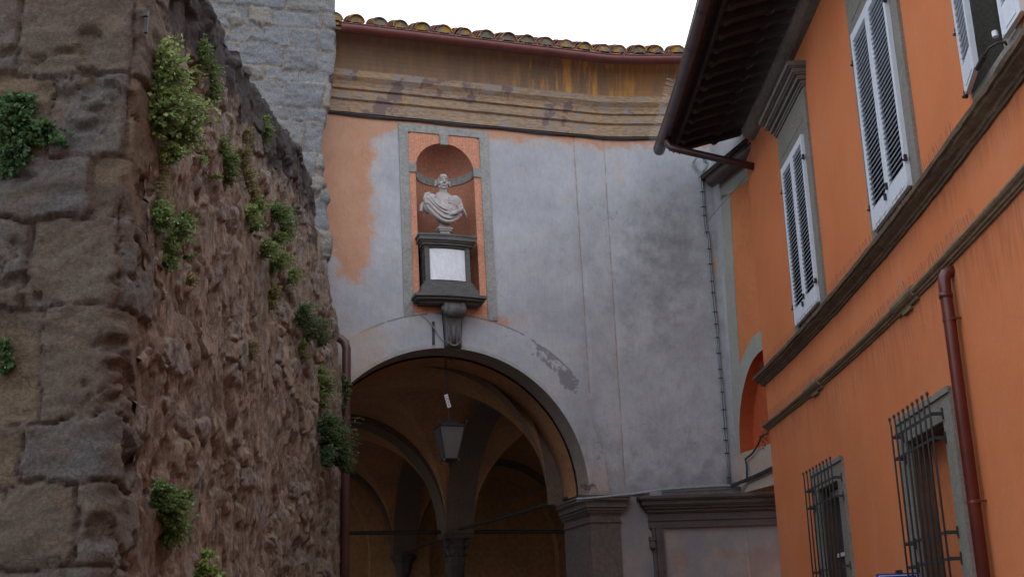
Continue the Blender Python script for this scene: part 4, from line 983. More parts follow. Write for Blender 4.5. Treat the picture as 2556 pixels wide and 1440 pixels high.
# ------------------------------------------------------------------ left downpipe
m = MB()
pts = [np.array([-2.70, 15.05, 4.16]), np.array([-2.47, 15.10, 4.085]), np.array([-2.36, 15.10, 4.04]), np.array([-2.305, 15.10, 3.99]), np.array([-2.28, 15.10, 3.90]), np.array([-2.28, 15.10, 3.7]), np.array([-2.28, 15.1, GZ])]
m.tube(pts, .060, 14); o = m.build('downpipe', MAT['pipe2'], None, True); tag(o, 'brown downpipe with an elbow beside the archway at the end of the rubble wall', 'downpipe')

# ------------------------------------------------------------------ cables on the arcade front
def wobble(p0, p1, n, amp, seed):
    rs = random.Random(seed); return [tuple(p0[i] + (p1[i] - p0[i]) * q + (rs.uniform(-amp, amp) if 0 < k < n - 1 else 0) for i in range(2)) for k, q in enumerate(np.linspace(0, 1, n))]
path = [(1748, 425), (1752, 470), (1757, 530), (1759, 560), (1768, 600), (1772, 650), (1778, 720), (1786, 800), (1795, 900), (1804, 1000), (1810, 1080), (1816, 1150), (1820, 1207)]
pp = [hitF(px, py, .03) for px, py in path]
m = MB()
for off in (-.016, .016): m.tube([p + CU * off + np.array([0.004 * math.sin(k * 2 + off * 90), 0, 0]) for k, p in enumerate(pp)], .014, 8)
vc = m.build('conduit_pair', MAT['cable'], None, True); tag(vc, 'pair of grey cables tied together running down the wall near the orange house', 'cable')
m = MB()
for a, b in zip(pp[:-1], pp[1:]):
    L = np.linalg.norm(b - a); k = max(1, int(L / .19))
    for i in range(k): m = MB(); m.box(a + (b - a) * (i + .5 + random.uniform(-.25, .25)) / k, (.030, .020, .006), BX); m.build('cable_tie', MAT['cabled'], vc)
m = MB(); top = pp[0]
for dx in (-.13, -.10, .12, .15): m.tube([top + [0, 0, -.06], top + CU * dx * .6 + [0, 0, .03], top + CU * dx + [0, 0, .12], top + CU * dx * .5 + [0, -.03, .19]], .012, 7)
m.build('cable_loop', MAT['cable'], vc)
m = MB()
lp = [hitF(1440, 1245, .16), hitF(1500, 1240, .18), hitF(1585, 1232, .14), hitF(1655, 1222, .10), hitF(1720, 1217, .09), hitF(1790, 1213, .08), hitF(1822, 1212, .08), hitF(1850, 1218, .08)]
m.tube(lp, .017, 8); m.tube([p + np.array([0, .03, -.03 + .01 * math.sin(i)]) for i, p in enumerate(lp)], .012, 6); m.tube([p + np.array([0, .05, .025]) for p in lp[2:]], .010, 6)
tag(m.build('ledge_cable', MAT['cable'], None, True), 'grey cables lying along the top of the door cornice and pillar capital', 'cable')
m = MB()
sp = [hitF(1825, 1214, .08), hitW(1870, 1200), hitW(1905, 1185), hitW(1945, 1165)]
sp = [sp[0]] + [Wp(a, z, .05) for a, z in sp[1:]]
m.tube(sp, .016, 7)
for a, b in zip(sp[:-1], sp[1:]):
    for q in np.linspace(0, 1, 12): c = a + (b - a) * q + np.array([0, 0, .02]); m.box(c, (.012, .02, .016))
tag(m.build('clipped_cable', MAT['cabled']), 'black cable with knobbly clips rising right from the door cornice to the orange corner', 'cable')
m = MB()
c2 = [Wp(*hitW(*p), .05) for p in ((1872, 1195), (1872, 1165), (1868, 1145), (1885, 1132), (1900, 1110), (1908, 1090), (1925, 1080))]
m.tube(c2, .014, 7); tag(m.build('bent_cable', MAT['cabled']), 'black cable bending up past the arched orange recess to the house corner', 'cable')
m = MB(); a = pp[3]; b = R(15.4, 6.2, .02); m.tube([hitF(1762, 556, .04), R(15.40, hitR(1870, 440)[2], .03)], .004, 4); tag(m.build('stay_wire', MAT['cabled']), 'thin wire stretched from the grey cables to the orange corner', 'wire')

# ------------------------------------------------------------------ orange house
YC = 15.47
hs = thing('orange_house', 'orange rendered house with white louvred shutters and stone string courses', 'house', (3.45, 15.4, GZ))
def yz(px, py, o_=0.0):
    p = hitR(px, py, o_); return float(p[1]), float(p[2])
# windows measured on the wall
s1 = [yz(1960, 412), yz(2008, 352), yz(1997, 800), yz(2052, 728)]
s2 = [yz(2140, 100), yz(2225, 0), yz(2200, 562), yz(2287, 462)]
w1 = (min(s1[1][0], s1[3][0]), max(s1[0][0], s1[2][0])); w2 = (min(s2[1][0], s2[3][0]), max(s2[0][0], s2[2][0]))
print('win1', s1, 'win2', s2)
ZB = 3.50; ZT = 5.62
g1 = (yz(2105, 1138)[0], yz(2030, 1175)[0]); g2 = (yz(2376, 965)[0], yz(2244, 1045)[0]); gt = yz(2376, 965)[1]
print('grille surrounds', g1, g2, gt)
y3L = yz(2428, 230)[0]
op = [(g1[0] + .22, g1[1] - .20, -.3, 1.56), (g2[0] + .22, g2[1] - .20, -.3, 1.56), (6.50, y3L - .02, 3.56, 6.0)]
yl = sorted(set([round(v, 4) for v in np.linspace(-6, YC, 90)] + [v for o_ in op for v in o_[:2]])); zl = sorted(set([round(v, 4) for v in np.linspace(GZ, 7.05, 110)] + [v for o_ in op for v in o_[2:]]))
yl = np.array(yl); zl = np.array(zl); Yg, Zg = np.meshgrid(yl, zl, indexing='ij')
yc = (Yg[:-1, :-1] + Yg[1:, 1:]) / 2; zc = (Zg[:-1, :-1] + Zg[1:, 1:]) / 2
hole = np.zeros(yc.shape, bool)
for a, b, c_, d_ in op: hole |= (yc > a) & (yc < b) & (zc > c_) & (zc < d_)
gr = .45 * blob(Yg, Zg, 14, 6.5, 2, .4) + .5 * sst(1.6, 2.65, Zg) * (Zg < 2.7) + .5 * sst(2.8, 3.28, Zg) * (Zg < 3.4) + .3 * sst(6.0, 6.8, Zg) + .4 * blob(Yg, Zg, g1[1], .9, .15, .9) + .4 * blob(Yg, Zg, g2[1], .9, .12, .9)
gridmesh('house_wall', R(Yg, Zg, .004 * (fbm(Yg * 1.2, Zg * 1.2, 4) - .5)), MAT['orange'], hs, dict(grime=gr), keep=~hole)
m = MB()   # end wall round the corner
m.quad(R(YC, GZ), R(YC, 7.05), R(YC, 7.05) + np.array([1.6, .15, 0]), R(YC, GZ) + np.array([1.6, .15, 0])); m.build('end_wall', MAT['orange2'], hs)
def sweepR(m, prof, y0, y1, n, jit=0.0, seed=0, f=6.0):
    rows = []
    for y in np.linspace(y0, y1, n):
        rows.append([R(y, z + jit * (vnoise(np.array([y * f]), np.array([k * 3.1]), seed)[0] - .5), o_ + jit * (vnoise(np.array([y * f + 50]), np.array([k * 3.3]), seed)[0] - .5)) for k, (o_, z) in enumerate(prof)])
    m.sweep(rows, closed=True)
def bR(m, y0, y1, z0, z1, o0, o1):
    m.hexa([R(y, z, o_) for z in (z0, z1) for y, o_ in ((y0, o1), (y1, o1), (y1, o0), (y0, o0))])
# upper cornice, chipped stone
m = MB(); sweepR(m, [(-.02, 3.275), (.02, 3.275), (.028, 3.292), (.04, 3.296), (.052, 3.315), (.082, 3.330), (.108, 3.345), (.116, 3.362), (.137, 3.366), (.145, 3.398), (.135, 3.408), (-.02, 3.43)], -2, YC + .12, 420, .010, 5, 7.0)
uc_ = m.build('upper_cornice', MAT['cornbrown'], hs)
m = MB(); sweepR(m, [(-.02, 2.655), (.018, 2.657), (.022, 2.672), (.036, 2.675), (.040, 2.690), (.060, 2.700), (.072, 2.716), (.070, 2.735), (.05, 2.748), (-.02, 2.75)], -2, YC + .1, 300, .004, 8)
sc_ = m.build('string_course', MAT['string'], hs)
for px, py in ((2038, 955), (2268, 742)):
    y, z = yz(px, py); m = MB(); sweepR(m, [(-.02, 2.640), (.028, 2.640), (.035, 2.665), (.055, 2.672), (.078, 2.695), (.088, 2.715), (.085, 2.745), (.06, 2.762), (-.02, 2.765)], y - .30, y + .30, 12, .003, 3); bR(m, y - .10, y + .14, 2.612, 2.64, 0, .03)
    m.build('string_block', MAT['string'], sc_)
# wall-head moulding
m = MB(); prof = [(0, 6.70)] + [(.04 + .13 * math.sin(t), 6.84 - .13 * math.cos(t)) for t in np.linspace(.2, math.pi - .2, 9)] + [(0, 6.98)]
sweepR(m, prof, -2, 14.95, 90, .006, 2, 2.0); m.build('wall_head_moulding', MAT['wallgrey'], hs)
# louvred shutters
def leaf(m, lv_, ya_, yb_, z0, z1, o_, ang=0.0, hinge=None):
    """frame and louvres of one leaf; ya_<yb_ along the wall; ang swings it about the hinge"""
    L = yb_ - ya_; hy = yb_ if hinge is None else hinge
    def T(a, z, o2):                        # a: distance from the far (hinge) edge towards the camera
        c_, s_ = math.cos(ang), math.sin(ang); yy = yb_ - (a * c_); oo = o_ + a * s_ + o2; return R(yy, z, oo)
    def bx_(mm, a0, a1, za, zb, o0, o1): mm.hexa([T(a, z, oo) for z in (za, zb) for a, oo in ((a1, o1), (a0, o1), (a0, o0), (a1, o0))])
    st = .058
    bx_(m, 0, st, z0, z1, 0, .038); bx_(m, L - st, L, z0, z1, 0, .038); bx_(m, st, L - st, z1 - .09, z1, 0, .036); bx_(m, st, L - st, z0, z0 + .20, 0, .036)
    bx_(m, .012, st - .016, z0 + .01, z1 - .01, .038, .041); bx_(m, st + .02, L - st - .02, z0 + .03, z0 + .17, .036, .040)
    n_ = int((z1 - z0 - .30) / .050)
    for i in range(n_):
        z = z0 + .205 + i * (z1 - z0 - .30) / n_; hh = .031
        lv_.hexa([T(a, zz, oo) for zz, oa, ob in ((z, .027, .038), (z + hh, .0, .011)) for a, oo in ((L - st, ob), (st, ob), (st, oa), (L - st, oa))])
def hinge(m, y, z, o_):
    m.box(R(y, z, o_ - .01), (.012, .012, .028)); m.box(R(y, z - .02, o_), (.018, .008, .007))
wins = [(w1, 'closed'), (w2, 'closed')]
for (ya_, yb_), kind in wins:
    wn = MB(); ys0, ys1 = ya_ - .19, yb_ + .17
    bR(wn, ys0, ya_ + .02, ZB, ZT + .02, -.02, .03); bR(wn, yb_ - .02, ys1, ZB, ZT + .02, -.02, .03); bR(wn, ys0, ys1, ZT + .02, 6.14, -.02, .03)
    bR(wn, ys0 + .16, ys1 - .14, 5.78, 5.80, .03, .036)
    wo_ = wn.build('window_surround', MAT['surround'], hs)
    m = MB()
    for z0, z1, of in ((6.14, 6.17, .05), (6.17, 6.20, .065), (6.20, 6.215, .055), (6.215, 6.27, .10), (6.27, 6.29, .14), (6.29, 6.345, .16), (6.345, 6.36, .19), (6.36, 6.42, .22)): bR(m, ys0 - (of - .03) * .6, ys1 + (of - .03) * .6, z0, z1 - .0004, -.02, of)
    m.build('pediment', MAT['wallgrey'], wo_)
    mid = (ya_ + yb_) / 2
    m = MB(); bR(m, ya_ + .01, yb_ - .01, ZB, ZT, -.02, .012); m.build('opening', MAT['black'], wo_)
    for k, (a, b) in enumerate(((mid + .003, yb_ - .004), (ya_ + .004, mid - .003))):
        f_ = MB(); l_ = MB(); leaf(f_, l_, a, b, ZB + .055, ZT - .005, .03)
        so_ = f_.build('shutter', MAT['shutter'], wo_); 
        for v in (l_,):      # louvres belong to the same leaf mesh
            l_.build('louvres', MAT['shutter'], wo_)
    m = MB()
    for z in (ZB + .3, ZT - .3):
        for yy in (ya_ - .01, yb_ + .01): mh = MB(); hinge(mh, yy, z, .075); mh.build('hinge', MAT['blackmetal'], wo_)
    m.box(R(mid - .03, ZB + .27, .08), (.012, .012, .03)); m.build('latch', MAT['blackmetal'], wo_); m = MB(); m.box(R(mid + .05, ZB + .2, .08), (.012, .012, .03)); m.build('latch', MAT['blackmetal'], wo_)
# third window, near leaf standing ajar
wn = MB(); bR(wn, 6.45, y3L, 3.56, 3.62, -.25, .01)
for y0, y1 in ((6.44, 6.52), (y3L - .04, y3L + .0)): bR(wn, y0, y1, 3.6, 6.0, -.25, .012)
wo_ = wn.build('window_surround', MAT['surround'], hs)
m = MB(); bR(m, 6.4, y3L + .1, 3.5, 6.1, -.30, -.26); m.build('opening', MAT['black'], wo_)
m = MB(); bR(m, 6.5, 6.93, 3.6, 6.0, -.20, -.06); m.build('inner_panel', MAT['surround'], wo_)
f_ = MB(); l_ = MB(); leaf(f_, l_, y3L - .42, y3L - .0, 3.63, 5.95, .02, math.radians(9)); f_.build('shutter', MAT['shutter'], wo_); l_.build('louvres', MAT['shutter'], wo_)
f_ = MB(); l_ = MB(); leaf(f_, l_, 6.30, 6.64, 3.63, 5.95, .02); f_.build('shutter', MAT['shutter'], wo_); l_.build('louvres', MAT['shutter'], wo_)
m = MB(); h1 = hitR(2512, 112, .16); h2 = hitR(2470, 120, .24); h3 = hitR(2458, 138, .25); h4 = hitR(2440, 172, .24)
m.tube([h1, hitR(2508, 105, .18), hitR(2490, 108, .22), h2, h3], .008, 7); m.tube([h3, h4], .018, 8)
m.build('shutter_catch', MAT['blackmetal'], wo_)
m = MB(); m.tube([hitR(2482, 80, .07), hitR(2485, 93, .07)], .02, 8); m.build('catch_cap', MAT['fitting'], wo_)
for q in ((2408, 75), (2432, 230)): m = MB(); hinge(m, y3L + .005, yz(*q)[1], .06); m.build('hinge', MAT['blackmetal'], wo_)
# ground-floor windows with iron cages
for wi, (ga, gb) in enumerate((g1, g2)):
    wn = MB(); oa, ob = ga + .22, gb - .20; tz_ = 1.86 if False else gt + .01
    bR(wn, ga, oa, -.5, tz_, -.25, .03); bR(wn, ob, gb, -.5, tz_, -.25, .03); bR(wn, oa, ob, 1.56, tz_, -.25, .03); bR(wn, ga - .01, gb + .01, tz_ - .05, tz_, .03, .045); bR(wn, ga, gb, -.45, -.3, -.1, .06)
    wo_ = wn.build('window_surround', MAT['surround'], hs)
    if wi == 1:
        m = MB(); bR(m, oa - .1, ob + .1, -.3, 1.7, -.24, -.18); m.build('blocked_opening', MAT['orange2'], wo_)
        m = MB(); bR(m, ob - .012, ob + .02, -.3, 1.56, -.18, -.012); bR(m, oa, ob, 1.53, 1.56, -.18, -.012); m.build('jamb_lining', MAT['brownwood'], wo_)
    else:
        m = MB(); bR(m, oa - .1, ob + .1, -.3, 1.7, -.36, -.30); m.build('opening', MAT['black'], wo_)
        m = MB(); bR(m, ob - .03, ob + .02, -.3, 1.56, -.30, -.012); m.build('jamb_lining', MAT['brownwood'], wo_)
        m = MB(); f0, f1_ = oa + .01, yz(2078, 1330, -.14)[0]
        for y0, y1 in ((f0, f0 + .06), (f1_ - .06, f1_)): bR(m, y0, y1, -.3, 1.53, -.17, -.12)
        for z0, z1 in ((1.47, 1.53), (.80, .84), (-.3, -.22)): bR(m, f0 + .06, f1_ - .06, z0, z1, -.17, -.12)
        m.build('casement', MAT['shutter'], wo_); m = MB(); bR(m, f0 + .05, f1_ - .05, -.25, 1.5, -.15, -.14); m.build('pane', MAT['glass'], wo_)
    gk = MB()
    b0, b1 = ((12.24, 13.44), (8.93, 10.03))[wi]; OUT = .125; nb = 9
    co = thing_o = None
    co = None; zs_ = (1.61, 1.42, .695, .50) if wi else (1.565, 1.37, .65, .44)
    for z in zs_:
        cage = MB(); cage.sweep([[R(y, z - .011, OUT - .005), R(y, z - .011, OUT + .005), R(y, z + .011, OUT + .005), R(y, z + .011, OUT - .005)] for y in np.linspace(b0 - .015, b1 + .015, 6)], closed=True); 
        for y in (b0, b1):
            cage.box((R(y, z, .03) + R(y, z, OUT)) / 2, (OUT / 2, .006, .014)); cage.box(R(y, z, .035), (.006, .01, .045))
        if co is None: co = cage.build('window_grille', MAT['iron'], hs)
        else: cage.build('crossbar', MAT['iron'], co)
    for i in range(nb):
        y = b0 + (b1 - b0) * i / (nb - 1); m = MB(); m.tube([R(y, -.4, OUT + .008), R(y, 1.70, OUT + .008), R(y + .004, 1.76, OUT + .012)], .0085, 7); m.ellip(R(y + .004, 1.772, OUT + .012), (.014, .014, .02), None, 8, 6)
        m.build('bar', MAT['iron'], co, True)
# downpipe
a = hitR(2376, 668, .02); b = hitR(2359, 690, .13); c_ = hitR(2352, 715, .13)
yp = yz(2405, 1060, .075)[0]
dp = MB(); dp.tube([R(yp - .01, 2.60, -.04), R(yp, 2.60, .02), R(yp, 2.585, .055), R(yp, 2.54, .075), R(yp, 2.46, .078), R(yp, 2.30, .075), R(yp, GZ, .075)], [.047, .047, .047, .047, .046, .046, .046], 16)
dp.tube([R(yp, 2.43, .078), R(yp, 2.39, .078)], .051, 16)
do = dp.build('downpipe', MAT['pipe'], hs, True)
for z in (2.22, .86):
    m = MB(); m.tube([R(yp, z - .012, .075), R(yp, z + .012, .075)], .050, 16); m.box(R(yp - .060, z, .06), (.012, .014, .012)); m.box(R(yp - .045, z, .03), (.04, .006, .006)); m.build('pipe_clip', MAT['pipe'], do)
# eaves
EY0, EY1 = 6.0, 15.72; OG = 1.24
m = MB(); rs = random.Random(9)
y = EY1 - .05; k = 0
ro = []
while y > EY0:
    o_ = 1.02 + rs.uniform(-.02, .02); zb = 7.08
    def ez(o2): return 7.24 - .24 * o2
    pf = [(0, ez(0) - .02), (0, ez(0) - .12), (.34, ez(.34) - .125), (.37, ez(.37) - .15), (.42, ez(.42) - .155), (.45, ez(.45) - .12), (.50, ez(.5) - .115), (.86, ez(.86) - .125), (.88, ez(.88) - .15), (.93, ez(.93) - .155), (.955, ez(.955) - .12), (1.0, ez(1.0) - .105), (1.01, ez(1) - .02)]
    rows = [[R(y + dy, z, o2) for o2, z in pf] for dy in (-.05, .05)]; m.sweep(rows, closed=True)
    y -= .335; k += 1
eo = MB(); 
rows = [[R(y, ez(o2) + dz, o2) for o2, dz in ((-.3, .0), (1.2, .0), (1.2, .05), (-.3, .05))] for y in np.linspace(EY0, EY1, 20)]; eo.sweep(rows, closed=True)
ev = eo.build('eaves', MAT['eavetile'], hs); m.build('rafter_tiles', MAT['darkwood'], ev)
m = MB(); rs = random.Random(2)
for i in range(28):   # thin terracotta laths between the rafters
    y = EY1 - .2 - i * .335
    rows = [[R(y + dy, ez(o2) - .012 - .02 * math.sin((dy + .09) / .18 * math.pi), o2) for o2 in np.linspace(.05, 1.0, 5)] for dy in np.linspace(-.10, .10, 5)]; m.sweep(rows)
m.build('pan_tiles', MAT['eavetile'], ev)
m = MB(); sweepR(m, [(1.04, 6.99), (1.10, 6.96), (1.12, 6.98), (1.13, 7.05), (1.04, 7.05)], EY0, EY1, 24); sweepR(m, [(.985, 6.90), (1.01, 6.885), (1.035, 6.90), (1.03, 7.06), (.985, 7.06)], EY0, EY1, 24); m.build('fascia_board', MAT['darkwood'], ev)
gp = [(R(y, 6.985, OG - .03), np.array([-1.0, 0, 0])) for y in np.linspace(EY0, EY1 + .1, 30)]
go = gutter('gutter', gp, .085, MAT['dgutter'], hs)
m = MB(); m.add([R(EY1 + .1, 6.985, OG - .03)] + [R(EY1 + .1, 6.985 - .085 * math.sin(a), OG - .03 + .085 * math.cos(a)) for a in np.linspace(-.2, math.pi, 12)], [(0, i, i + 1) for i in range(1, 12)]); m.build('gutter_end', MAT['dgutter'], go)
for y in np.linspace(8.2, 15.4, 9):
    m = MB(); m.sweep([[R(y + dd, 6.985 - .092 * math.sin(a), OG - .03 + .092 * math.cos(a)) for a in np.linspace(-.3, math.pi, 12)] for dd in (-.012, .012)]); m.build('gutter_bracket', MAT['dgutter'], go)
m = MB(); m.tube([R(15.28, 6.96, OG - .06), R(15.28, 6.84, OG - .07), R(15.26, 6.77, OG - .11), R(15.24, 6.73, OG - .20), R(15.16, 6.52, .45), R(15.1, 6.36, .0)], .055, 14); m.build('drain_pipe', MAT['dgutter'], hs, True)
# tiles on top of the eave edge
m = MB(); rs = random.Random(12); y = EY1
while y > EY0:
    for k in range(2):
        r0 = .10; rows = []
        for s1_, rr_ in ((0, r0), (1, .082)):
            o2 = 1.24 - k * .3 - s1_ * .42; rows.append([R(y + rr_ * math.cos(a), 7.30 - .24 * o2 + .02 * k + rr_ * math.sin(a), o2) for a in np.linspace(0, math.pi, 9)] + [R(y + (rr_ - .014) * math.cos(a), 7.30 - .24 * o2 + .02 * k + (rr_ - .014) * math.sin(a), o2) for a in np.linspace(math.pi, 0, 9)])
        m.sweep(rows, closed=True)
    y -= .27
m.build('roof_tiles', MAT['tile'], ev)
m = MB(); sweepR(m, [(1.24, 7.05), (1.24, 7.0), (-3, 8.0), (-3, 8.1)], EY0, EY1, 12); m.build('roof', MAT['tile'], hs)

# street sign at the lower edge
sg_ = thing('street_sign', 'blue enamel street sign with a white border fixed at right angles to the orange wall', 'sign', (3.30, 10.12, .1))
p0 = hit_plane(2187, 1436, (0, 10.12, 0), (0, 1, 0)); p1 = hit_plane(2292, 1428, (0, 10.12, 0), (0, 1, 0))
zt_ = max(p0[2], p1[2]); xa, xb = p0[0], p1[0]
m = MB(); m.box(((xa + xb) / 2, 10.12, zt_ - .12), ((xb - xa) / 2, .008, .12)); m.build('plate', MAT['sign'], sg_)
m = MB()
m.box(((xa + xb) / 2, 10.109, zt_ - .017), ((xb - xa) / 2 - .02, .002, .003)); m.box((xa + .02, 10.109, zt_ - .12), (.003, .002, .10)); m.box((xb - .02, 10.109, zt_ - .12), (.003, .002, .10)); m.box(((xa + xb) / 2, 10.109, zt_ - .223), ((xb - xa) / 2 - .02, .002, .003)); m.build('border', MAT['white'], sg_)
m = MB(); m.box(((xa + xb) / 2 + .02, 10.13, zt_ + .01), (.022, .03, .016)); m.box((xb + .06, 10.13, zt_ - .03), (.10, .012, .012)); m.build('clamp', MAT['blackmetal'], sg_)

# ------------------------------------------------------------------ bird spikes
def spikes(label, pts, dirs, L, n_per, mat, spread=.35, seed=1, r=.0013):
    rs = random.Random(seed); m = MB()
    pts = [np.array(p) for p in pts]; seg = [np.linalg.norm(b - a) for a, b in zip(pts[:-1], pts[1:])]
    for a, b, l in zip(pts[:-1], pts[1:], seg):
        t = (b - a) / l; k = max(1, int(l * n_per))
        m.tube([a, b], .004, 4)
        for i in range(k):
            p = a + (b - a) * (i + rs.random() * .6) / k; d_ = np.array(dirs, float) + t * rs.uniform(-spread, spread) + np.array([rs.uniform(-spread, spread), 0, 0])
            d_ /= np.linalg.norm(d_); m.tube([p, p + d_ * L * rs.uniform(.8, 1.1)], r, 3, False)
    return tag(m.build('bird_spikes', MAT[mat]), label, 'bird spikes', 'bird spike strips')
spikes('thin bird spikes along the top of the upper brown cornice of the orange house', [R(y, 3.405, .12) for y in np.linspace(7.6, 15.2, 16)], (-.12, 0, 1), .11, 30, 'spike', .14, 1)
spikes('thin bird spikes along the lower string course of the orange house', [R(y, 2.748, .045) for y in np.linspace(7.6, 15.3, 16)], (-.12, 0, 1), .11, 30, 'spike', .12, 2)
spikes('pale bird spikes bristling along the outer edge of the orange house gutter', [R(y, 7.0, OG + .06) for y in np.linspace(13.6, 15.8, 8)], (-1, .1, .35), .12, 34, 'spikew', .3, 3, .0009)
spikes('bird spikes on the small cornice over the far shuttered window', [R(y, 6.42, .17) for y in np.linspace(w1[0] - .2, w1[1] + .2, 3)], (0, 0, 1), .11, 22, 'spike', .35, 4)
spikes('bird spikes along the ledge over the stone door cornice', [F(x, 1.965, .12) for x in np.linspace(1.2, 3.3, 8)], (0, -.2, 1), .11, 40, 'spike', .4, 5, .0014)
# hanging creeper tuft at the end of the string course
m = MB(); rs = random.Random(8); c_ = R(15.5, 2.62, .03)
for k in range(26): a = c_ + np.array([rs.uniform(-.10, .06), rs.uniform(-.08, .08), rs.uniform(-.22, .04)]); m.tube([a, a + np.array([rs.uniform(-.05, .05), rs.uniform(-.03, .03), rs.uniform(-.06, .03)])], .006, 4)
tag(m.build('dry_twigs', MAT['eavetile']), 'reddish dry twigs dangling at the end of the lower string course', 'twigs')
m = MB(); c_ = hitF(1465, 1222, .03)
for k in range(10):
    a = c_ + CU * rs.uniform(-.05, .05); m.tube([a, a + CU * rs.uniform(-.08, .08) + np.array([0, -.02, rs.uniform(.02, .1)]), a + CU * rs.uniform(-.12, .12) + np.array([0, -.03, rs.uniform(-.02, .08)])], .004, 4)
tag(m.build('dry_weed', MAT['eavetile']), 'small dry reddish weed on the pillar capital at the right foot of the arch', 'weed')

# ------------------------------------------------------------------ plants growing out of the walls
def plant(label, blobs, n, size, mat, surf='L', seed=0, out=.06, name='wall_plant', group='plants growing on the old stone wall', droop=.3, cat='plant', dens=1.0):
    rs = np.random.default_rng(seed + 100); root = None; f_ = MB(); st = MB(); tint = []
    V_, Fc = [], []; ancs = []
    tot = sum(b[2] * b[3] for b in blobs)
    for (px, py, rx, ry) in blobs:
        if surf == 'L': p = hitL(px, py, out + .01)
        elif surf == 'Q': p = hit_plane(px, py, (0, 6.8 - out, 0), (0, 1, 0))
        else: p = hit_plane(px, py, surf[0], surf[1])
        dist = float(np.linalg.norm(p)); a = rx / FPX * dist; b = ry / FPX * dist; dpt = max(.05, min(a, b) * .9)
        if root is None: root = p.copy()
        wn_ = np.array([1.0, -.25, 0]) if surf == 'L' else np.array([0, -1.0, 0]); wn_ /= np.linalg.norm(wn_)
        anchor = p - wn_ * (dpt * .8 + .04); ancs.append(anchor)
        k = int(n * 2.2 * (rx * ry) / tot); ns = max(3, k // 16); a *= 1.18; b *= 1.10
        for s_ in range(ns):
            th_, ph_ = rs.uniform(0, 2 * math.pi), math.acos(rs.uniform(-1, 1)); rad = rs.uniform(.35, 1.0) ** .5 * (1 + .16 * rs.standard_normal()) * (rs.uniform(1.25, 1.65) if rs.random() < .07 else 1)
            e = p + np.array([math.cos(th_) * math.sin(ph_) * a, math.sin(th_) * math.sin(ph_) * dpt, math.cos(ph_) * b]) * rad
            an = anchor + np.array([0, rs.uniform(-.2, .2) * a, (e[2] - anchor[2]) * rs.uniform(.2, .75)])
            mid = (an + e) / 2 + np.array([0, 0, .25 * np.linalg.norm(e - an)])
            q = [an * (1 - t) ** 2 + mid * 2 * t * (1 - t) + e * t * t for t in np.linspace(0, 1, 6)]
            st.tube(q, [.004, .0035, .003, .0025, .002, .001], 3, False)
            tt_ = rs.uniform(.15, 1.0, 16); base_t = np.clip(rs.normal(.5, .25) + .35 * (ph_ < 1.2) - .25 * (ph_ > 2.2), 0, 1)
            for t in tt_:
                c = an * (1 - t) ** 2 + mid * 2 * t * (1 - t) + e * t * t; d_ = rs.standard_normal(3); d_ += (e - p) / (np.linalg.norm(e - p) + 1e-6) * .9 + np.array([0, 0, .15 - droop]); d_ /= np.linalg.norm(d_)
                nn = np.cross(d_, rs.standard_normal(3)); nn /= np.linalg.norm(nn) + 1e-6; sd_ = np.cross(d_, nn); L = size * rs.uniform(.6, 1.25); wd = L * rs.uniform(.26, .38)
                bi = len(V_); V_.extend([c, c + d_ * L * .45 + sd_ * wd + nn * wd * .25, c + d_ * L, c + d_ * L * .45 - sd_ * wd + nn * wd * .25, c + d_ * L * .5]); Fc.extend([(bi, bi + 1, bi + 4), (bi + 1, bi + 2, bi + 4), (bi + 2, bi + 3, bi + 4), (bi + 3, bi, bi + 4)])
                tint.extend([float(np.clip(base_t + rs.normal(0, .12), 0, 1))] * 5)
    if len(ancs) > 1: st.tube(ancs, .006, 5)
    t = thing(name, label, cat, root, group)
    f_.v = V_; f_.f = Fc; f_.n = len(V_); f_.at = dict(tint=tint); f_.build('foliage', MAT[mat], t); st.build('stems', MAT['stem'], t)
plant('largest pale green bush, spilling out high on the wall beside the corner stones', [(425, 175, 42, 70), (432, 240, 62, 60), (460, 295, 68, 55), (418, 280, 45, 55), (455, 345, 45, 40), (435, 385, 35, 25)], 5200, .036, 'leafA', seed=1, out=.12)
plant('thin yellowish trailing weed hanging under the largest bush', [(408, 440, 20, 45), (400, 490, 16, 30)], 500, .016, 'leafD', seed=2)
plant('tall narrow green tuft near the wall top, right of the largest bush', [(516, 140, 16, 45), (535, 195, 22, 45), (545, 235, 14, 25)], 1500, .022, 'leafB', seed=3)
plant('dull brownish tuft between the largest bush and the narrow tuft', [(490, 195, 22, 30)], 500, .018, 'leafD', seed=4)
plant('mid-sized green bush with a bright lower tip, below the trailing weed', [(405, 545, 38, 40), (440, 580, 42, 38), (425, 625, 28, 38), (420, 662, 22, 18), (470, 555, 18, 26), (485, 638, 16, 5)], 2600, .030, 'leafB', seed=5, out=.08)
plant('oval green tuft hanging in the middle of the rubble wall', [(562, 365, 18, 24), (575, 400, 26, 34), (582, 435, 18, 25)], 1300, .022, 'leafB', seed=6)
plant('long thin trailing weed right of the oval tuft', [(627, 340, 12, 28), (622, 395, 13, 35), (632, 450, 14, 35), (645, 485, 16, 22)], 1000, .018, 'leafD', seed=7)
plant('small lone green tuft highest on the right part of the rubble wall', [(668, 305, 9, 16), (674, 335, 14, 25)], 500, .020, 'leafB', seed=8)
plant('light yellow-green clump below the long trailing weed', [(632, 535, 22, 26), (642, 565, 24, 20), (655, 515, 18, 22)], 1100, .026, 'leafA', seed=9)
plant('dark round green clump at the right edge, level with the light clump', [(700, 530, 30, 25), (720, 565, 26, 40), (705, 600, 22, 20)], 1500, .026, 'leafB', seed=10, out=.12)
plant('slanting pale bush reaching down toward the right edge of the wall', [(675, 625, 26, 22), (700, 655, 34, 28), (735, 690, 24, 24)], 1900, .026, 'leafA', seed=11, out=.10)
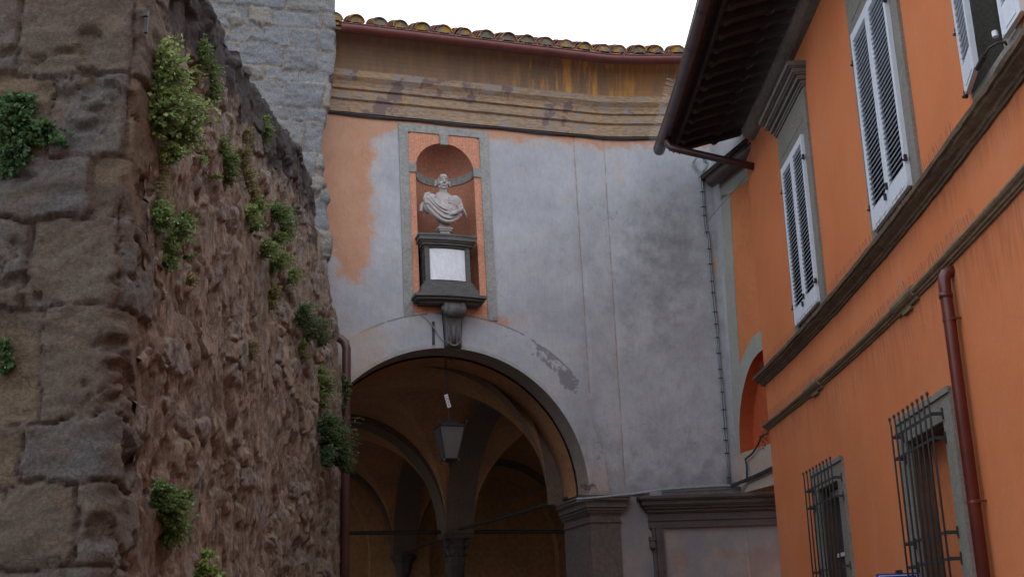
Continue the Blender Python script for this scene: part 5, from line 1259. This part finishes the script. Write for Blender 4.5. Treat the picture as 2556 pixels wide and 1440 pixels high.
plant('small yellow tuft beneath the slanting pale bush', [(692, 735, 15, 28), (690, 760, 10, 14)], 500, .020, 'leafD', seed=12)
plant('dense dark green cushion bush above the brown downpipe elbow', [(770, 790, 24, 34), (790, 825, 36, 38), (812, 850, 16, 20)], 3200, .022, 'leafC', seed=13, out=.16)
plant('little light tuft just left of the downpipe elbow', [(762, 870, 9, 22), (768, 890, 8, 8)], 260, .022, 'leafA', seed=14, out=.08)
plant('pale green clump hanging beside the downpipe, below its elbow', [(805, 935, 18, 25), (822, 965, 22, 30), (815, 1000, 14, 24)], 1500, .024, 'leafA', seed=15, out=.10)
plant('narrow dark clump growing against the brown downpipe', [(862, 965, 14, 28), (858, 1005, 11, 30)], 700, .024, 'leafC', surf=((0, 14.9, 0), (0, 1, 0)), seed=16)
plant('large dark green bush in front of the lower downpipe', [(830, 1065, 30, 32), (845, 1100, 45, 38), (860, 1135, 28, 32), (870, 1165, 20, 18), (825, 1140, 20, 24)], 4200, .030, 'leafC', seed=17, out=.22)
plant('upright green bush low on the wall near the corner stones', [(415, 1235, 26, 32), (435, 1275, 44, 42), (440, 1325, 32, 30), (478, 1235, 12, 14)], 2600, .028, 'leafB', seed=18, out=.08)
plant('pale leafy shoot at the bottom edge of the picture', [(525, 1395, 16, 18), (515, 1430, 24, 22), (545, 1440, 14, 14)], 420, .045, 'leafA', seed=19, out=.08)
plant('dark green plant sprawling over the corner stones at the far left', [(40, 260, 40, 28), (30, 320, 55, 48), (95, 330, 45, 32), (30, 385, 40, 35), (145, 355, 26, 8), (12, 425, 26, 14)], 4200, .034, 'leafC', surf='Q', seed=20, out=.10)
plant('small green sprig at the left edge below the sprawling plant', [(5, 870, 16, 18), (12, 905, 16, 26)], 500, .026, 'leafC', surf='Q', seed=21, out=.06)
plant('tiny yellow-green tuft alone in the middle of the lower rubble', [(635, 862, 15, 12), (638, 885, 10, 12)], 240, .020, 'leafD', seed=22)
plant('tiny bright sprig above the oval green tuft of the rubble wall', [(515, 400, 6, 14), (545, 440, 10, 6)], 120, .026, 'leafA', seed=23)
plant('tiny dull tuft low under the mid-sized bush', [(488, 705, 8, 14)], 120, .018, 'leafD', seed=24)
m = MB(); m.box(hitL(366, 55, .05), (.01, .012, .085)); m.box(hitL(363, 38, .06), (.018, .012, .012)); tag(m.build('iron_hook', MAT['iron']), 'rusty brown iron hook high on the corner of the old wall', 'hook')
